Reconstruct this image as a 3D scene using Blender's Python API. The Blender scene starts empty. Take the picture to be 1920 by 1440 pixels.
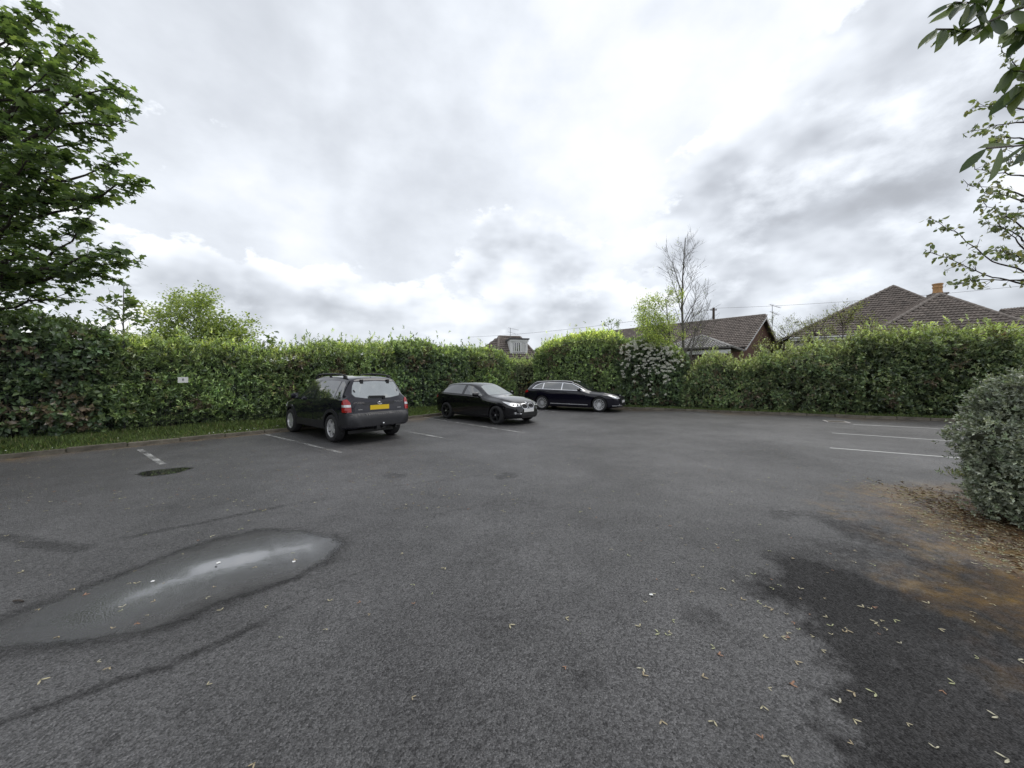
import bpy, bmesh, math, random
import numpy as np
from mathutils import Vector, Matrix, noise as mnoise
from mathutils.bvhtree import BVHTree

R = math.radians
SC = bpy.context.scene
COL = SC.collection

# ------------------------------------------------------------------ camera
F = 700.0            # focal length in photo pixels (1920 wide)
CH = 1.63            # camera height
HZ = 706.0           # horizon row
cam = bpy.data.cameras.new('camera')
cam.sensor_fit = 'HORIZONTAL'; cam.sensor_width = 36.0
cam.lens = 36.0 * F / 1920.0
cam.shift_y = -(720.0 - HZ) / 1920.0
cam.clip_start = 0.05; cam.clip_end = 6000
camo = bpy.data.objects.new('camera', cam); COL.objects.link(camo)
camo.location = (0, 0, CH); camo.rotation_euler = (R(90), 0, 0)
SC.camera = camo

# ------------------------------------------------------------------ sky, sun, exposure
SUN_EL, SUN_AZ = R(60), R(58)      # azimuth measured from +Y towards +X
world = bpy.data.worlds.new('World'); SC.world = world; world.use_nodes = True
wt = world.node_tree; wt.nodes.clear()


def nd(t, typ, **kw):
    n = t.nodes.new(typ)
    for k, v in kw.items():
        setattr(n, k, v)
    return n


def mth(t, op, a, b=None, c=None, clamp=False):
    n = nd(t, 'ShaderNodeMath', operation=op, use_clamp=clamp)
    for i, v in enumerate((a, b, c)):
        if v is None:
            continue
        if isinstance(v, (int, float)):
            n.inputs[i].default_value = v
        else:
            t.links.new(v, n.inputs[i])
    return n.outputs[0]


def build_sky():
    t = wt; L = t.links
    out = nd(t, 'ShaderNodeOutputWorld'); bg = nd(t, 'ShaderNodeBackground')
    bg.inputs['Strength'].default_value = 0.1
    L.new(bg.outputs[0], out.inputs[0])
    sky = nd(t, 'ShaderNodeTexSky', sky_type='NISHITA', sun_disc=False)
    sky.sun_elevation = SUN_EL; sky.sun_rotation = SUN_AZ
    tc = nd(t, 'ShaderNodeTexCoord')
    sp = nd(t, 'ShaderNodeSeparateXYZ'); L.new(tc.outputs['Generated'], sp.inputs[0])
    X, Y, Z = sp.outputs
    D = tc.outputs['Generated']

    def nz(scale, detail, rough, dist, off, sc=(1, 1, 1)):
        mp = nd(t, 'ShaderNodeMapping'); L.new(D, mp.inputs[0])
        mp.inputs['Location'].default_value = off; mp.inputs['Scale'].default_value = sc
        n = nd(t, 'ShaderNodeTexNoise'); L.new(mp.outputs[0], n.inputs['Vector'])
        n.inputs['Scale'].default_value = scale; n.inputs['Detail'].default_value = detail
        n.inputs['Roughness'].default_value = rough; n.inputs['Distortion'].default_value = dist
        return n.outputs['Fac']

    def ss(x, a_, b_, c_, d_):
        n = nd(t, 'ShaderNodeMapRange', interpolation_type='SMOOTHSTEP'); L.new(x, n.inputs[0])
        for i, q in enumerate((a_, b_, c_, d_)): n.inputs[i + 1].default_value = q
        return n.outputs[0]

    def blobsum(lst, v):
        # cloud masses and breaks where the photograph shows them, by direction
        for (px, py, amp, k) in lst:
            d = Vector(((px - 960) / F, 1.0, (HZ - py) / F)).normalized()
            dp = nd(t, 'ShaderNodeVectorMath', operation='DOT_PRODUCT')
            L.new(D, dp.inputs[0]); dp.inputs[1].default_value = d
            e = mth(t, 'EXPONENT', mth(t, 'MULTIPLY', mth(t, 'SUBTRACT', dp.outputs['Value'], 1.0), k))
            v = mth(t, 'MULTIPLY_ADD', e, amp, v)
        return v
    # high, soft overcast
    hi = mth(t, 'MULTIPLY_ADD', nz(7.5, 4, 0.55, 0.0, (4, 2, 9), (1, 1, 1.6)), 0.35, mth(t, 'MULTIPLY', nz(2.2, 3, 0.5, 0.6, (1.2, 3.4, 5), (1, 1, 1.3)), 0.65))
    hi = blobsum(BLOBS, hi)
    hiB = ss(hi, 0.26, 0.78, 0.66, 0.98)
    # lower cumulus, lit from above, grey underneath
    sc = (1.0, 1.0, 1.7)
    n1 = nz(6.0, 8, 0.60, 0.0, (2.3, 7.1, 1.0), sc); n2 = nz(6.0, 3, 0.5, 0.0, (2.3, 7.1, 1.0 + 0.085), sc)
    hz_ = ss(Z, 0.10, 0.40, 0.15, -0.02)
    cb = blobsum(CUMULUS, mth(t, 'ADD', n1, hz_))
    cov = ss(cb, 0.50, 0.57, 0.0, 1.0)
    thick = ss(cb, 0.52, 0.80, 0.0, 1.0)
    lit = mth(t, 'MULTIPLY', mth(t, 'SUBTRACT', n1, n2), 1.6)
    cuB = mth(t, 'ADD', mth(t, 'MULTIPLY_ADD', thick, -0.27, 0.80), lit)
    cuB = ss(cuB, 0.05, 1.10, 0.45, 1.02)
    v = mth(t, 'ADD', mth(t, 'MULTIPLY', hiB, mth(t, 'SUBTRACT', 1.0, cov)), mth(t, 'MULTIPLY', cuB, cov))
    cr = nd(t, 'ShaderNodeValToRGB'); L.new(v, cr.inputs[0])
    els = cr.color_ramp.elements
    els[0].position = 0.3; els[0].color = (0.28, 0.288, 0.308, 1); els[1].position = 1.0; els[1].color = (0.985, 0.995, 1, 1)
    e = els.new(0.6); e.color = (0.555, 0.585, 0.635, 1); e = els.new(0.85); e.color = (0.805, 0.845, 0.905, 1)
    vm = nd(t, 'ShaderNodeVectorMath', operation='SCALE'); L.new(cr.outputs[0], vm.inputs[0])
    vm.inputs['Scale'].default_value = 10.0 * SKYGAIN
    mx = nd(t, 'ShaderNodeMix', data_type='RGBA'); mx.inputs[0].default_value = 0.94
    L.new(sky.outputs[0], mx.inputs[6]); L.new(vm.outputs[0], mx.inputs[7])
    L.new(mx.outputs[2], bg.inputs['Color'])


SKYGAIN = 1.05
BLOBS = [  # photo column, row, amount (+ bright), tightness
    (1130, 140, 0.16, 12), (520, 450, 0.14, 40), (1700, 20, 0.12, 40), (540, 160, -0.08, 10)]
CUMULUS = [(1530, 210, 0.20, 70), (1780, 230, 0.16, 60), (1320, 400, 0.20, 60), (1650, 440, 0.20, 40),
           (940, 450, 0.26, 200), (1080, 510, 0.22, 100), (650, 545, 0.22, 150), (330, 530, 0.22, 150), (850, 530, 0.18, 200), (480, 575, 0.14, 200),
           (1130, 120, -0.26, 16), (640, 330, -0.18, 16), (440, 455, -0.16, 150), (1120, 600, -0.10, 300), (760, 480, -0.10, 300)]
build_sky()
world.cycles.sampling_method = 'MANUAL'; world.cycles.sample_map_resolution = 512

sun = bpy.data.lights.new('sun', 'SUN'); sun.energy = 1.3; sun.angle = R(40); sun.color = (1.0, 0.97, 0.93)
suno = bpy.data.objects.new('sun', sun); COL.objects.link(suno)
sd = Vector((math.sin(SUN_AZ) * math.cos(SUN_EL), math.cos(SUN_AZ) * math.cos(SUN_EL), math.sin(SUN_EL)))
suno.rotation_euler = (-sd).to_track_quat('-Z', 'Y').to_euler(); suno.location = (0, 0, 30)

SC.view_settings.view_transform = 'Standard'; SC.view_settings.look = 'None'
SC.view_settings.exposure = 0.12; SC.view_settings.gamma = 1.0
SC.view_settings.use_curve_mapping = False
SC.cycles.max_bounces = 5; SC.cycles.diffuse_bounces = 2; SC.cycles.transparent_max_bounces = 8
SC.cycles.use_denoising = True

# ------------------------------------------------------------------ helpers


def P(px, py, d):
    return Vector(((px - 960) / F * d, d, CH + (HZ - py) / F * d))


def G(px, py, z=0.0):
    d = F * (CH - z) / (py - HZ)
    return Vector(((px - 960) / F * d, d, z))


def tag(o, label=None, cat=None, group=None, kind=None):
    if label: o['label'] = label
    if cat: o['category'] = cat
    if group: o['group'] = group
    if kind: o['kind'] = kind
    return o


def empty(name, loc=(0, 0, 0), rz=0.0):
    o = bpy.data.objects.new(name, None); COL.objects.link(o)
    o.empty_display_size = 0.2
    o.location = loc; o.rotation_euler = (0, 0, rz)
    return o


def link(name, me, parent=None, mat=None):
    o = bpy.data.objects.new(name, me); COL.objects.link(o)
    if mat is not None:
        me.materials.clear(); me.materials.append(mat)
    if parent is not None:
        o.parent = parent
    return o


def np_mesh(name, verts, faces, col=None, smooth=False):
    """verts (N,3); faces (M,k) constant k; col (N,3) point colours"""
    verts = np.asarray(verts, np.float32); faces = np.asarray(faces, np.int32)
    me = bpy.data.meshes.new(name)
    me.vertices.add(len(verts)); me.vertices.foreach_set('co', verts.ravel())
    k = faces.shape[1]
    me.loops.add(faces.size); me.loops.foreach_set('vertex_index', faces.ravel())
    me.polygons.add(len(faces)); me.polygons.foreach_set('loop_start', np.arange(0, faces.size, k, dtype=np.int32))
    if smooth:
        me.polygons.foreach_set('use_smooth', np.ones(len(faces), bool))
    me.update(calc_edges=True)
    if col is not None:
        a = me.attributes.new('Col', 'FLOAT_COLOR', 'POINT')
        c = np.ones((len(verts), 4), np.float32); c[:, :3] = col
        a.data.foreach_set('color', c.ravel())
    return me


class MB:
    """collects boxes, prisms and tubes into one mesh"""
    def __init__(s):
        s.v = []; s.f = []

    def add(s, vs, fs):
        b = len(s.v); s.v.extend([tuple(v) for v in vs]); s.f.extend([tuple(b + i for i in f) for f in fs])

    def box(s, c, size, rz=0.0, M=None):
        hx, hy, hz = [q / 2 for q in size]
        vs = [Vector((x, y, z)) for z in (-hz, hz) for y in (-hy, hy) for x in (-hx, hx)]
        if M is None:
            M = Matrix.Rotation(rz, 3, 'Z')
        vs = [M @ v + Vector(c) for v in vs]
        s.add(vs, [(0, 2, 3, 1), (4, 5, 7, 6), (0, 1, 5, 4), (2, 6, 7, 3), (0, 4, 6, 2), (1, 3, 7, 5)])

    def beam(s, a, b, w, h, up=(0, 0, 1)):
        a = Vector(a); b = Vector(b); d = (b - a); L = d.length; d.normalize()
        u = Vector(up); sd_ = d.cross(u)
        if sd_.length < 1e-4: sd_ = d.cross(Vector((1, 0, 0)))
        sd_.normalize(); u = sd_.cross(d)
        M = Matrix((d, sd_, u)).transposed()
        s.box((a + b) / 2, (L, w, h), M=M)

    def tube(s, pts, rad, n=6, cap=True):
        pts = [Vector(p) for p in pts]
        if isinstance(rad, (int, float)): rad = [rad] * len(pts)
        b = len(s.v); ref = Vector((0.31, 0.17, 0.93))
        for i, p in enumerate(pts):
            d = (pts[min(i + 1, len(pts) - 1)] - pts[max(i - 1, 0)])
            if d.length < 1e-9: d = Vector((0, 0, 1))
            d.normalize(); u = d.cross(ref)
            if u.length < 0.05: u = d.cross(Vector((1, 0, 0)))
            u.normalize(); w = d.cross(u)
            for k in range(n):
                a = 2 * math.pi * k / n
                s.v.append(tuple(p + (u * math.cos(a) + w * math.sin(a)) * rad[i]))
        for i in range(len(pts) - 1):
            for k in range(n):
                k2 = (k + 1) % n
                s.f.append((b + i * n + k, b + i * n + k2, b + (i + 1) * n + k2, b + (i + 1) * n + k))
        if cap:
            s.f.append(tuple(b + k for k in reversed(range(n))))
            e = b + (len(pts) - 1) * n
            s.f.append(tuple(e + k for k in range(n)))

    def lathe(s, prof, n=24, axis='Y', c=(0, 0, 0)):
        """prof list of (radius, along-axis)"""
        b = len(s.v)
        for (r, h) in prof:
            for k in range(n):
                a = 2 * math.pi * k / n
                if axis == 'Y': p = (r * math.cos(a), h, r * math.sin(a))
                elif axis == 'Z': p = (r * math.cos(a), r * math.sin(a), h)
                else: p = (h, r * math.cos(a), r * math.sin(a))
                s.v.append((p[0] + c[0], p[1] + c[1], p[2] + c[2]))
        for i in range(len(prof) - 1):
            for k in range(n):
                k2 = (k + 1) % n
                s.f.append((b + i * n + k, b + i * n + k2, b + (i + 1) * n + k2, b + (i + 1) * n + k))

    def mesh(s, name, smooth=False, angle=0.7):
        me = bpy.data.meshes.new(name); me.from_pydata(s.v, [], s.f)
        bm = bmesh.new(); bm.from_mesh(me)
        bmesh.ops.recalc_face_normals(bm, faces=bm.faces); bm.to_mesh(me); bm.free()
        if smooth:
            me.polygons.foreach_set('use_smooth', np.ones(len(me.polygons), bool))
            me.set_sharp_from_angle(angle=angle)
        me.update()
        return me

    def build(s, name, mat, parent=None, smooth=False, angle=0.7):
        return link(name, s.mesh(name, smooth, angle), parent, mat)


def _hash(ix, iy, seed):
    h = (ix.astype(np.int64) * 374761393 + iy.astype(np.int64) * 668265263 + seed * 1442695041) & 0x7fffffff
    h = ((h ^ (h >> 13)) * 1274126177) & 0x7fffffff
    return ((h ^ (h >> 16)) & 0xffff) / 65535.0


def vn(x, y, seed=0):
    x = np.asarray(x, float); y = np.asarray(y, float)
    ix = np.floor(x).astype(np.int64); iy = np.floor(y).astype(np.int64)
    fx = x - ix; fy = y - iy; fx = fx * fx * (3 - 2 * fx); fy = fy * fy * (3 - 2 * fy)
    a = _hash(ix, iy, seed); b = _hash(ix + 1, iy, seed); c = _hash(ix, iy + 1, seed); d = _hash(ix + 1, iy + 1, seed)
    return (a * (1 - fx) + b * fx) * (1 - fy) + (c * (1 - fx) + d * fx) * fy


def fbm(x, y, seed=0, o=4):
    s = 0; a = 0.5; n = 0
    for i in range(o):
        s = s + a * vn(x * 2 ** i, y * 2 ** i, seed + i * 17); n += a; a *= 0.5
    return s / n


def sstep(a, b, x):
    t = np.clip((x - a) / (b - a), 0, 1); return t * t * (3 - 2 * t)


def unit(a):
    return a / np.maximum(np.linalg.norm(a, axis=1, keepdims=True), 1e-9)

# ------------------------------------------------------------------ materials


def pbsdf(name):
    m = bpy.data.materials.new(name); m.use_nodes = True
    t = m.node_tree; b = t.nodes['Principled BSDF']
    return m, t, b


def mat_plain(name, color, rough=0.5, metal=0.0, var=0.25, scale=8.0, bump=0.0, bscale=60.0, coat=0.0, ior=1.5, spec=None):
    m, t, b = pbsdf(name); L = t.links
    tc = nd(t, 'ShaderNodeTexCoord')
    n = nd(t, 'ShaderNodeTexNoise'); L.new(tc.outputs['Object'], n.inputs['Vector'])
    n.inputs['Scale'].default_value = scale; n.inputs['Detail'].default_value = 5
    cr = nd(t, 'ShaderNodeMapRange'); L.new(n.outputs['Fac'], cr.inputs[0])
    cr.inputs[1].default_value = 0.3; cr.inputs[2].default_value = 0.7
    cr.inputs[3].default_value = 1 - var; cr.inputs[4].default_value = 1 + var
    vm = nd(t, 'ShaderNodeVectorMath', operation='SCALE'); vm.inputs[0].default_value = color[:3]
    L.new(cr.outputs[0], vm.inputs['Scale']); L.new(vm.outputs[0], b.inputs['Base Color'])
    b.inputs['Roughness'].default_value = rough; b.inputs['Metallic'].default_value = metal
    b.inputs['IOR'].default_value = ior
    if coat: b.inputs['Coat Weight'].default_value = coat; b.inputs['Coat Roughness'].default_value = 0.03
    if spec is not None: b.inputs['Specular IOR Level'].default_value = spec
    if bump:
        n2 = nd(t, 'ShaderNodeTexNoise'); L.new(tc.outputs['Object'], n2.inputs['Vector'])
        n2.inputs['Scale'].default_value = bscale; n2.inputs['Detail'].default_value = 4
        bp = nd(t, 'ShaderNodeBump'); bp.inputs['Strength'].default_value = bump; bp.inputs['Distance'].default_value = 0.02
        L.new(n2.outputs['Fac'], bp.inputs['Height']); L.new(bp.outputs[0], b.inputs['Normal'])
    return m


def mat_leaf(name, gain=1.0, rough=0.42, transl=0.28, spec=0.4, sat=0.80):
    m, t, b = pbsdf(name); L = t.links
    a = nd(t, 'ShaderNodeAttribute', attribute_name='Col')
    vm = nd(t, 'ShaderNodeVectorMath', operation='SCALE'); L.new(a.outputs['Color'], vm.inputs[0]); vm.inputs['Scale'].default_value = gain
    tc = nd(t, 'ShaderNodeTexCoord'); n = nd(t, 'ShaderNodeTexNoise'); L.new(tc.outputs['Object'], n.inputs['Vector'])
    n.inputs['Scale'].default_value = 35; n.inputs['Detail'].default_value = 2
    mr = nd(t, 'ShaderNodeMapRange'); L.new(n.outputs['Fac'], mr.inputs[0]); mr.inputs[3].default_value = 0.7; mr.inputs[4].default_value = 1.3
    v2 = nd(t, 'ShaderNodeVectorMath', operation='SCALE'); L.new(vm.outputs[0], v2.inputs[0]); L.new(mr.outputs[0], v2.inputs['Scale'])
    hs = nd(t, 'ShaderNodeHueSaturation'); hs.inputs['Saturation'].default_value = sat; hs.inputs['Hue'].default_value = 0.488
    L.new(v2.outputs[0], hs.inputs['Color'])
    L.new(hs.outputs[0], b.inputs['Base Color'])
    b.inputs['Roughness'].default_value = rough; b.inputs['Specular IOR Level'].default_value = spec
    tr = nd(t, 'ShaderNodeBsdfTranslucent'); v3 = nd(t, 'ShaderNodeVectorMath', operation='MULTIPLY')
    L.new(hs.outputs[0], v3.inputs[0]); v3.inputs[1].default_value = (1.5, 1.6, 0.6); L.new(v3.outputs[0], tr.inputs[0])
    mx = nd(t, 'ShaderNodeMixShader'); mx.inputs[0].default_value = transl
    L.new(b.outputs[0], mx.inputs[1]); L.new(tr.outputs[0], mx.inputs[2])
    L.new(mx.outputs[0], t.nodes['Material Output'].inputs[0])
    return m


def mat_asphalt(name, wet=False):
    m, t, b = pbsdf(name); L = t.links
    tc = nd(t, 'ShaderNodeTexCoord'); V = tc.outputs['Object']

    def nz(scale, detail=3, rough=0.55):
        n = nd(t, 'ShaderNodeTexNoise'); L.new(V, n.inputs['Vector'])
        n.inputs['Scale'].default_value = scale; n.inputs['Detail'].default_value = detail; n.inputs['Roughness'].default_value = rough
        return n.outputs['Fac']

    def mr(x, a, b_, c, d, clamp=True):
        n = nd(t, 'ShaderNodeMapRange', clamp=clamp); L.new(x, n.inputs[0])
        for i, q in enumerate((a, b_, c, d)): n.inputs[i + 1].default_value = q
        return n.outputs[0]
    big = mr(nz(0.45, 5), 0.32, 0.68, 0.72, 1.22)
    pat = mr(nz(2.3, 5, 0.6), 0.3, 0.7, 0.86, 1.12)
    vor = nd(t, 'ShaderNodeTexVoronoi'); L.new(V, vor.inputs['Vector']); vor.inputs['Scale'].default_value = 88
    stone = mr(vor.outputs['Color'], 0.0, 1.0, 0.42, 1.65)
    grain = mr(nz(150, 3), 0.35, 0.65, 0.5, 1.55)
    at = nd(t, 'ShaderNodeAttribute', attribute_name='Col')
    sp = nd(t, 'ShaderNodeSeparateColor'); L.new(at.outputs['Color'], sp.inputs[0])
    damp, moss, dark = sp.outputs
    rag = mth(t, 'SUBTRACT', nz(13, 7, 0.72), 0.5)
    dark = mr(mth(t, 'MULTIPLY_ADD', rag, 1.1, dark), 0.22, 0.78, 0.0, 1.0)
    dark = mth(t, 'MULTIPLY', dark, mr(sp.outputs[2], 0.0, 0.25, 0.0, 1.0))
    dmp0 = damp
    damp = mth(t, 'MULTIPLY', mr(mth(t, 'MULTIPLY_ADD', rag, 1.5, damp), 0.22, 0.95, 0.0, 1.0), mr(dmp0, 0.0, 0.2, 0.0, 1.0))
    val = mth(t, 'MULTIPLY', mth(t, 'MULTIPLY', big, pat), mth(t, 'MULTIPLY', stone, grain))
    if wet:
        ed = nd(t, 'ShaderNodeAttribute', attribute_name='Edge')
        val = mth(t, 'MULTIPLY', val, mr(ed.outputs['Fac'], 0.0, 1.0, 0.50, 0.85))
    val = mth(t, 'MULTIPLY', val, mr(damp, 0, 1, 1.0, 0.5))
    val = mth(t, 'MULTIPLY', val, mr(dark, 0, 1, 1.0, 0.5))
    vm = nd(t, 'ShaderNodeVectorMath', operation='SCALE'); vm.inputs[0].default_value = ASPH
    L.new(val, vm.inputs['Scale'])
    mo = nd(t, 'ShaderNodeMix', data_type='RGBA')
    mfac = mth(t, 'MULTIPLY', moss, mr(nz(9.0, 8, 0.78), 0.34, 0.52, 0.2, 1.0), clamp=True)
    L.new(mfac, mo.inputs[0]); L.new(vm.outputs[0], mo.inputs[6])
    mc = nd(t, 'ShaderNodeValToRGB'); L.new(nz(3.0, 4), mc.inputs[0])
    e = mc.color_ramp.elements
    e[0].position = 0.38; e[0].color = (0.055, 0.028, 0.014, 1); e[1].position = 0.62; e[1].color = (0.17, 0.098, 0.018, 1)
    L.new(mc.outputs[0], mo.inputs[7])
    L.new(mo.outputs[2], b.inputs['Base Color'])
    bp = nd(t, 'ShaderNodeBump'); bp.inputs['Distance'].default_value = 0.008
    h = mth(t, 'ADD', mth(t, 'MULTIPLY', vor.outputs['Distance'], -1.0), mth(t, 'MULTIPLY', nz(300, 2), 0.5))
    L.new(h, bp.inputs['Height'])
    if wet:
        # water standing in the texture: deep in the middle of the sheet, thin at its rim
        wf = nd(t, 'ShaderNodeAttribute', attribute_name='Depth')
        dn = mth(t, 'MULTIPLY_ADD', mth(t, 'SUBTRACT', nz(7, 5, 0.6), 0.5), 0.34, wf.outputs['Fac'])
        fine = mth(t, 'MULTIPLY_ADD', mth(t, 'SUBTRACT', nz(160, 2), 0.5), 0.25, dn)
        L.new(mr(fine, 0.0, 0.90, 0.42, 0.03), b.inputs['Roughness'])
        L.new(mr(fine, 0.25, 0.85, 0.85, 0.0), bp.inputs['Strength'])
        L.new(mr(fine, 0.15, 1.0, 1.42, 3.4), b.inputs['IOR'])
        edn = mth(t, 'MULTIPLY_ADD', mth(t, 'SUBTRACT', nz(28, 4, 0.7), 0.5), 0.9, ed.outputs['Fac'])
        tr = nd(t, 'ShaderNodeBsdfTransparent'); ms = nd(t, 'ShaderNodeMixShader'); L.new(mr(edn, 0.0, 0.5, 0.0, 1.0), ms.inputs[0])
        L.new(tr.outputs[0], ms.inputs[1]); L.new(b.outputs[0], ms.inputs[2]); L.new(ms.outputs[0], t.nodes['Material Output'].inputs[0])
        b.inputs['Specular IOR Level'].default_value = 0.6
    else:
        bp.inputs['Strength'].default_value = 1.0
        L.new(mth(t, 'MULTIPLY_ADD', dark, 0.20, mr(damp, 0, 1, 0.50, 0.60)), b.inputs['Roughness'])
        L.new(mth(t, 'MULTIPLY', mth(t, 'MULTIPLY', mth(t, 'MULTIPLY', mth(t, 'MULTIPLY', mr(dark, 0, 1, 1.05, 0.33), mr(damp, 0, 1, 1.0, 0.40)), mth(t, 'MULTIPLY', big, pat)), mr(vor.outputs['Color'], 0.0, 1.0, 0.45, 1.55)), mr(nz(150, 3), 0.35, 0.65, 0.6, 1.4)), b.inputs['Specular IOR Level'])
    L.new(bp.outputs[0], b.inputs['Normal'])
    return m


ASPH = (0.0345, 0.0325, 0.033)
M = {}
M['asphalt'] = mat_asphalt('worn_asphalt')
M['wet'] = mat_asphalt('wet_asphalt', True)
M['soil'] = mat_plain('soil_and_turf', (0.045, 0.05, 0.022), 0.95, var=0.4, scale=2.5, bump=0.5, bscale=25)
M['kerb'] = mat_plain('mossy_concrete', (0.13, 0.115, 0.09), 0.9, var=0.4, scale=7, bump=0.5, bscale=50)
M['leaf'] = mat_leaf('hedge_leaf', 3.5, 0.34, 0.26, 0.95, 0.68)
M['leaf_near'] = mat_leaf('laurel_leaf', 1.5, 0.35, 0.3, 0.5)
M['leaf_soft'] = mat_leaf('tree_leaf', 2.5, 0.4, 0.40, 0.7, 0.74)
M['grass'] = mat_leaf('grass_blade', 1.7, 0.6, 0.3, 0.25)
M['litter'] = mat_leaf('dry_litter', 1.0, 0.8, 0.1, 0.2, 1.0)
M['leaf_shrub'] = mat_leaf('shrub_leaf', 3.0, 0.38, 0.15, 0.8, 0.62)
M['bark'] = mat_plain('grey_bark', (0.13, 0.12, 0.105), 0.9, var=0.4, scale=14, bump=0.6, bscale=40)
M['bark_dark'] = mat_plain('dark_bark', (0.045, 0.036, 0.03), 0.9, var=0.4, scale=14, bump=0.6, bscale=40)
M['twig'] = mat_plain('inner_twigs', (0.026, 0.030, 0.013), 0.95, var=0.5, scale=5, bump=0.8, bscale=9)
M['tile'] = mat_plain('concrete_roof_tile', (0.15, 0.125, 0.110), 0.9, var=0.45, scale=3.5, bump=0.3, bscale=40)
M['pale_concrete'] = mat_plain('pale_concrete', (0.36, 0.34, 0.32), 0.9, var=0.25)
def per_piece(m, lo, hi):
    t = m.node_tree; L = t.links; b = t.nodes['Principled BSDF']; src = b.inputs['Base Color'].links[0].from_socket
    oi = nd(t, 'ShaderNodeObjectInfo'); mr = nd(t, 'ShaderNodeMapRange'); L.new(oi.outputs['Random'], mr.inputs[0]); mr.inputs[3].default_value = lo; mr.inputs[4].default_value = hi
    v = nd(t, 'ShaderNodeVectorMath', operation='SCALE'); L.new(src, v.inputs[0]); L.new(mr.outputs[0], v.inputs['Scale']); L.new(v.outputs[0], b.inputs['Base Color'])


per_piece(M['tile'], 0.75, 1.2); per_piece(M['kerb'], 0.7, 1.25)
M['tile_grey'] = mat_plain('grey_roof_tile', (0.30, 0.29, 0.28), 0.85, var=0.2, scale=3.0)
M['ridge'] = mat_plain('ridge_tile', (0.175, 0.15, 0.132), 0.9, var=0.35, scale=6)
M['brick'] = mat_plain('brown_brick', (0.13, 0.072, 0.05), 0.9, var=0.35, scale=18)
M['terracotta'] = mat_plain('buff_clay', (0.45, 0.26, 0.12), 0.8, var=0.25, scale=9)
M['upvc'] = mat_plain('white_plastic', (0.78, 0.78, 0.77), 0.35, var=0.05)
M['render'] = mat_plain('pale_render', (0.55, 0.53, 0.48), 0.9, var=0.12)
M['lead'] = mat_plain('grey_felt', (0.09, 0.09, 0.095), 0.8)
M['gutter'] = mat_plain('dark_gutter', (0.03, 0.027, 0.025), 0.5)
M['fence'] = mat_plain('black_green_steel', (0.012, 0.016, 0.014), 0.5)
M['alu'] = mat_plain('aerial_metal', (0.25, 0.25, 0.26), 0.4, 0.8)
M['wood'] = mat_plain('weathered_pole', (0.07, 0.05, 0.038), 0.9, var=0.3, scale=12)
M['wire'] = mat_plain('black_cable', (0.03, 0.03, 0.03), 0.6)
M['white_sign'] = mat_plain('sign_white', (0.72, 0.72, 0.70), 0.5, var=0.06)
M['ink'] = mat_plain('sign_ink', (0.02, 0.02, 0.02), 0.6)
M['yellow_cable'] = mat_plain('yellow_cable', (0.45, 0.36, 0.05), 0.5)
# cars
M['paint'] = mat_plain('black_paint', (0.0045, 0.0045, 0.006), 0.12, var=0.1, coat=0.9, spec=0.12)
M['paint_navy'] = mat_plain('navy_black_paint', (0.006, 0.0055, 0.012), 0.13, var=0.1, coat=0.9, spec=0.12)
M['clad'] = mat_plain('grey_cladding', (0.015, 0.015, 0.018), 0.5, var=0.15)
M['rubber'] = mat_plain('tyre_rubber', (0.017, 0.017, 0.018), 0.85, var=0.3, scale=20)
M['alloy'] = mat_plain('alloy', (0.72, 0.72, 0.73), 0.32, 0.65, var=0.08)
M['alloy_black'] = mat_plain('black_alloy', (0.012, 0.012, 0.014), 0.3, 0.0)
M['chrome'] = mat_plain('chrome', (0.75, 0.75, 0.77), 0.12, 1.0, var=0.05)
M['trim'] = mat_plain('black_trim', (0.010, 0.010, 0.011), 0.45)
M['glass'] = mat_plain('tinted_glass', (0.020, 0.024, 0.025), 0.015, var=0.05, ior=2.5)
M['glass_clear'] = mat_plain('screen_glass', (0.10, 0.125, 0.125), 0.015, var=0.25, scale=3, ior=3.4)  # base colour lifted to stand in for reflected sky
M['lamp_red'] = mat_plain('red_lens', (0.32, 0.008, 0.010), 0.12, var=0.2, scale=12, coat=0.6)
M['lamp_clear'] = mat_plain('clear_lens', (0.55, 0.56, 0.57), 0.10, 0.3, var=0.35, scale=14, coat=1.0)
M['plate_yellow'] = mat_plain('yellow_plate', (0.80, 0.55, 0.02), 0.4, var=0.04)
M['plate_white'] = mat_plain('white_plate', (0.75, 0.75, 0.74), 0.4, var=0.04)


def mat_paint_line(name='worn_white_paint', lo=0.42, hi=0.60, v=0.36):
    m, t, b = pbsdf(name); L = t.links
    b.inputs['Base Color'].default_value = (v, v, v * .96, 1); b.inputs['Roughness'].default_value = 0.7
    tc = nd(t, 'ShaderNodeTexCoord')
    n = nd(t, 'ShaderNodeTexNoise'); L.new(tc.outputs['Object'], n.inputs['Vector']); n.inputs['Scale'].default_value = 2.2
    n.inputs['Detail'].default_value = 8; n.inputs['Roughness'].default_value = 0.75
    mr = nd(t, 'ShaderNodeMapRange'); L.new(n.outputs['Fac'], mr.inputs[0]); mr.inputs[1].default_value = lo; mr.inputs[2].default_value = hi
    mr.inputs[3].default_value = 0.06; mr.inputs[4].default_value = 0.9
    tr = nd(t, 'ShaderNodeBsdfTransparent'); mx = nd(t, 'ShaderNodeMixShader')
    L.new(mr.outputs[0], mx.inputs[0]); L.new(tr.outputs[0], mx.inputs[1]); L.new(b.outputs[0], mx.inputs[2])
    L.new(mx.outputs[0], t.nodes['Material Output'].inputs[0])
    return m


M['line'] = mat_paint_line()
M['line_new'] = mat_paint_line('white_paint', 0.22, 0.40, 0.58)

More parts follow.
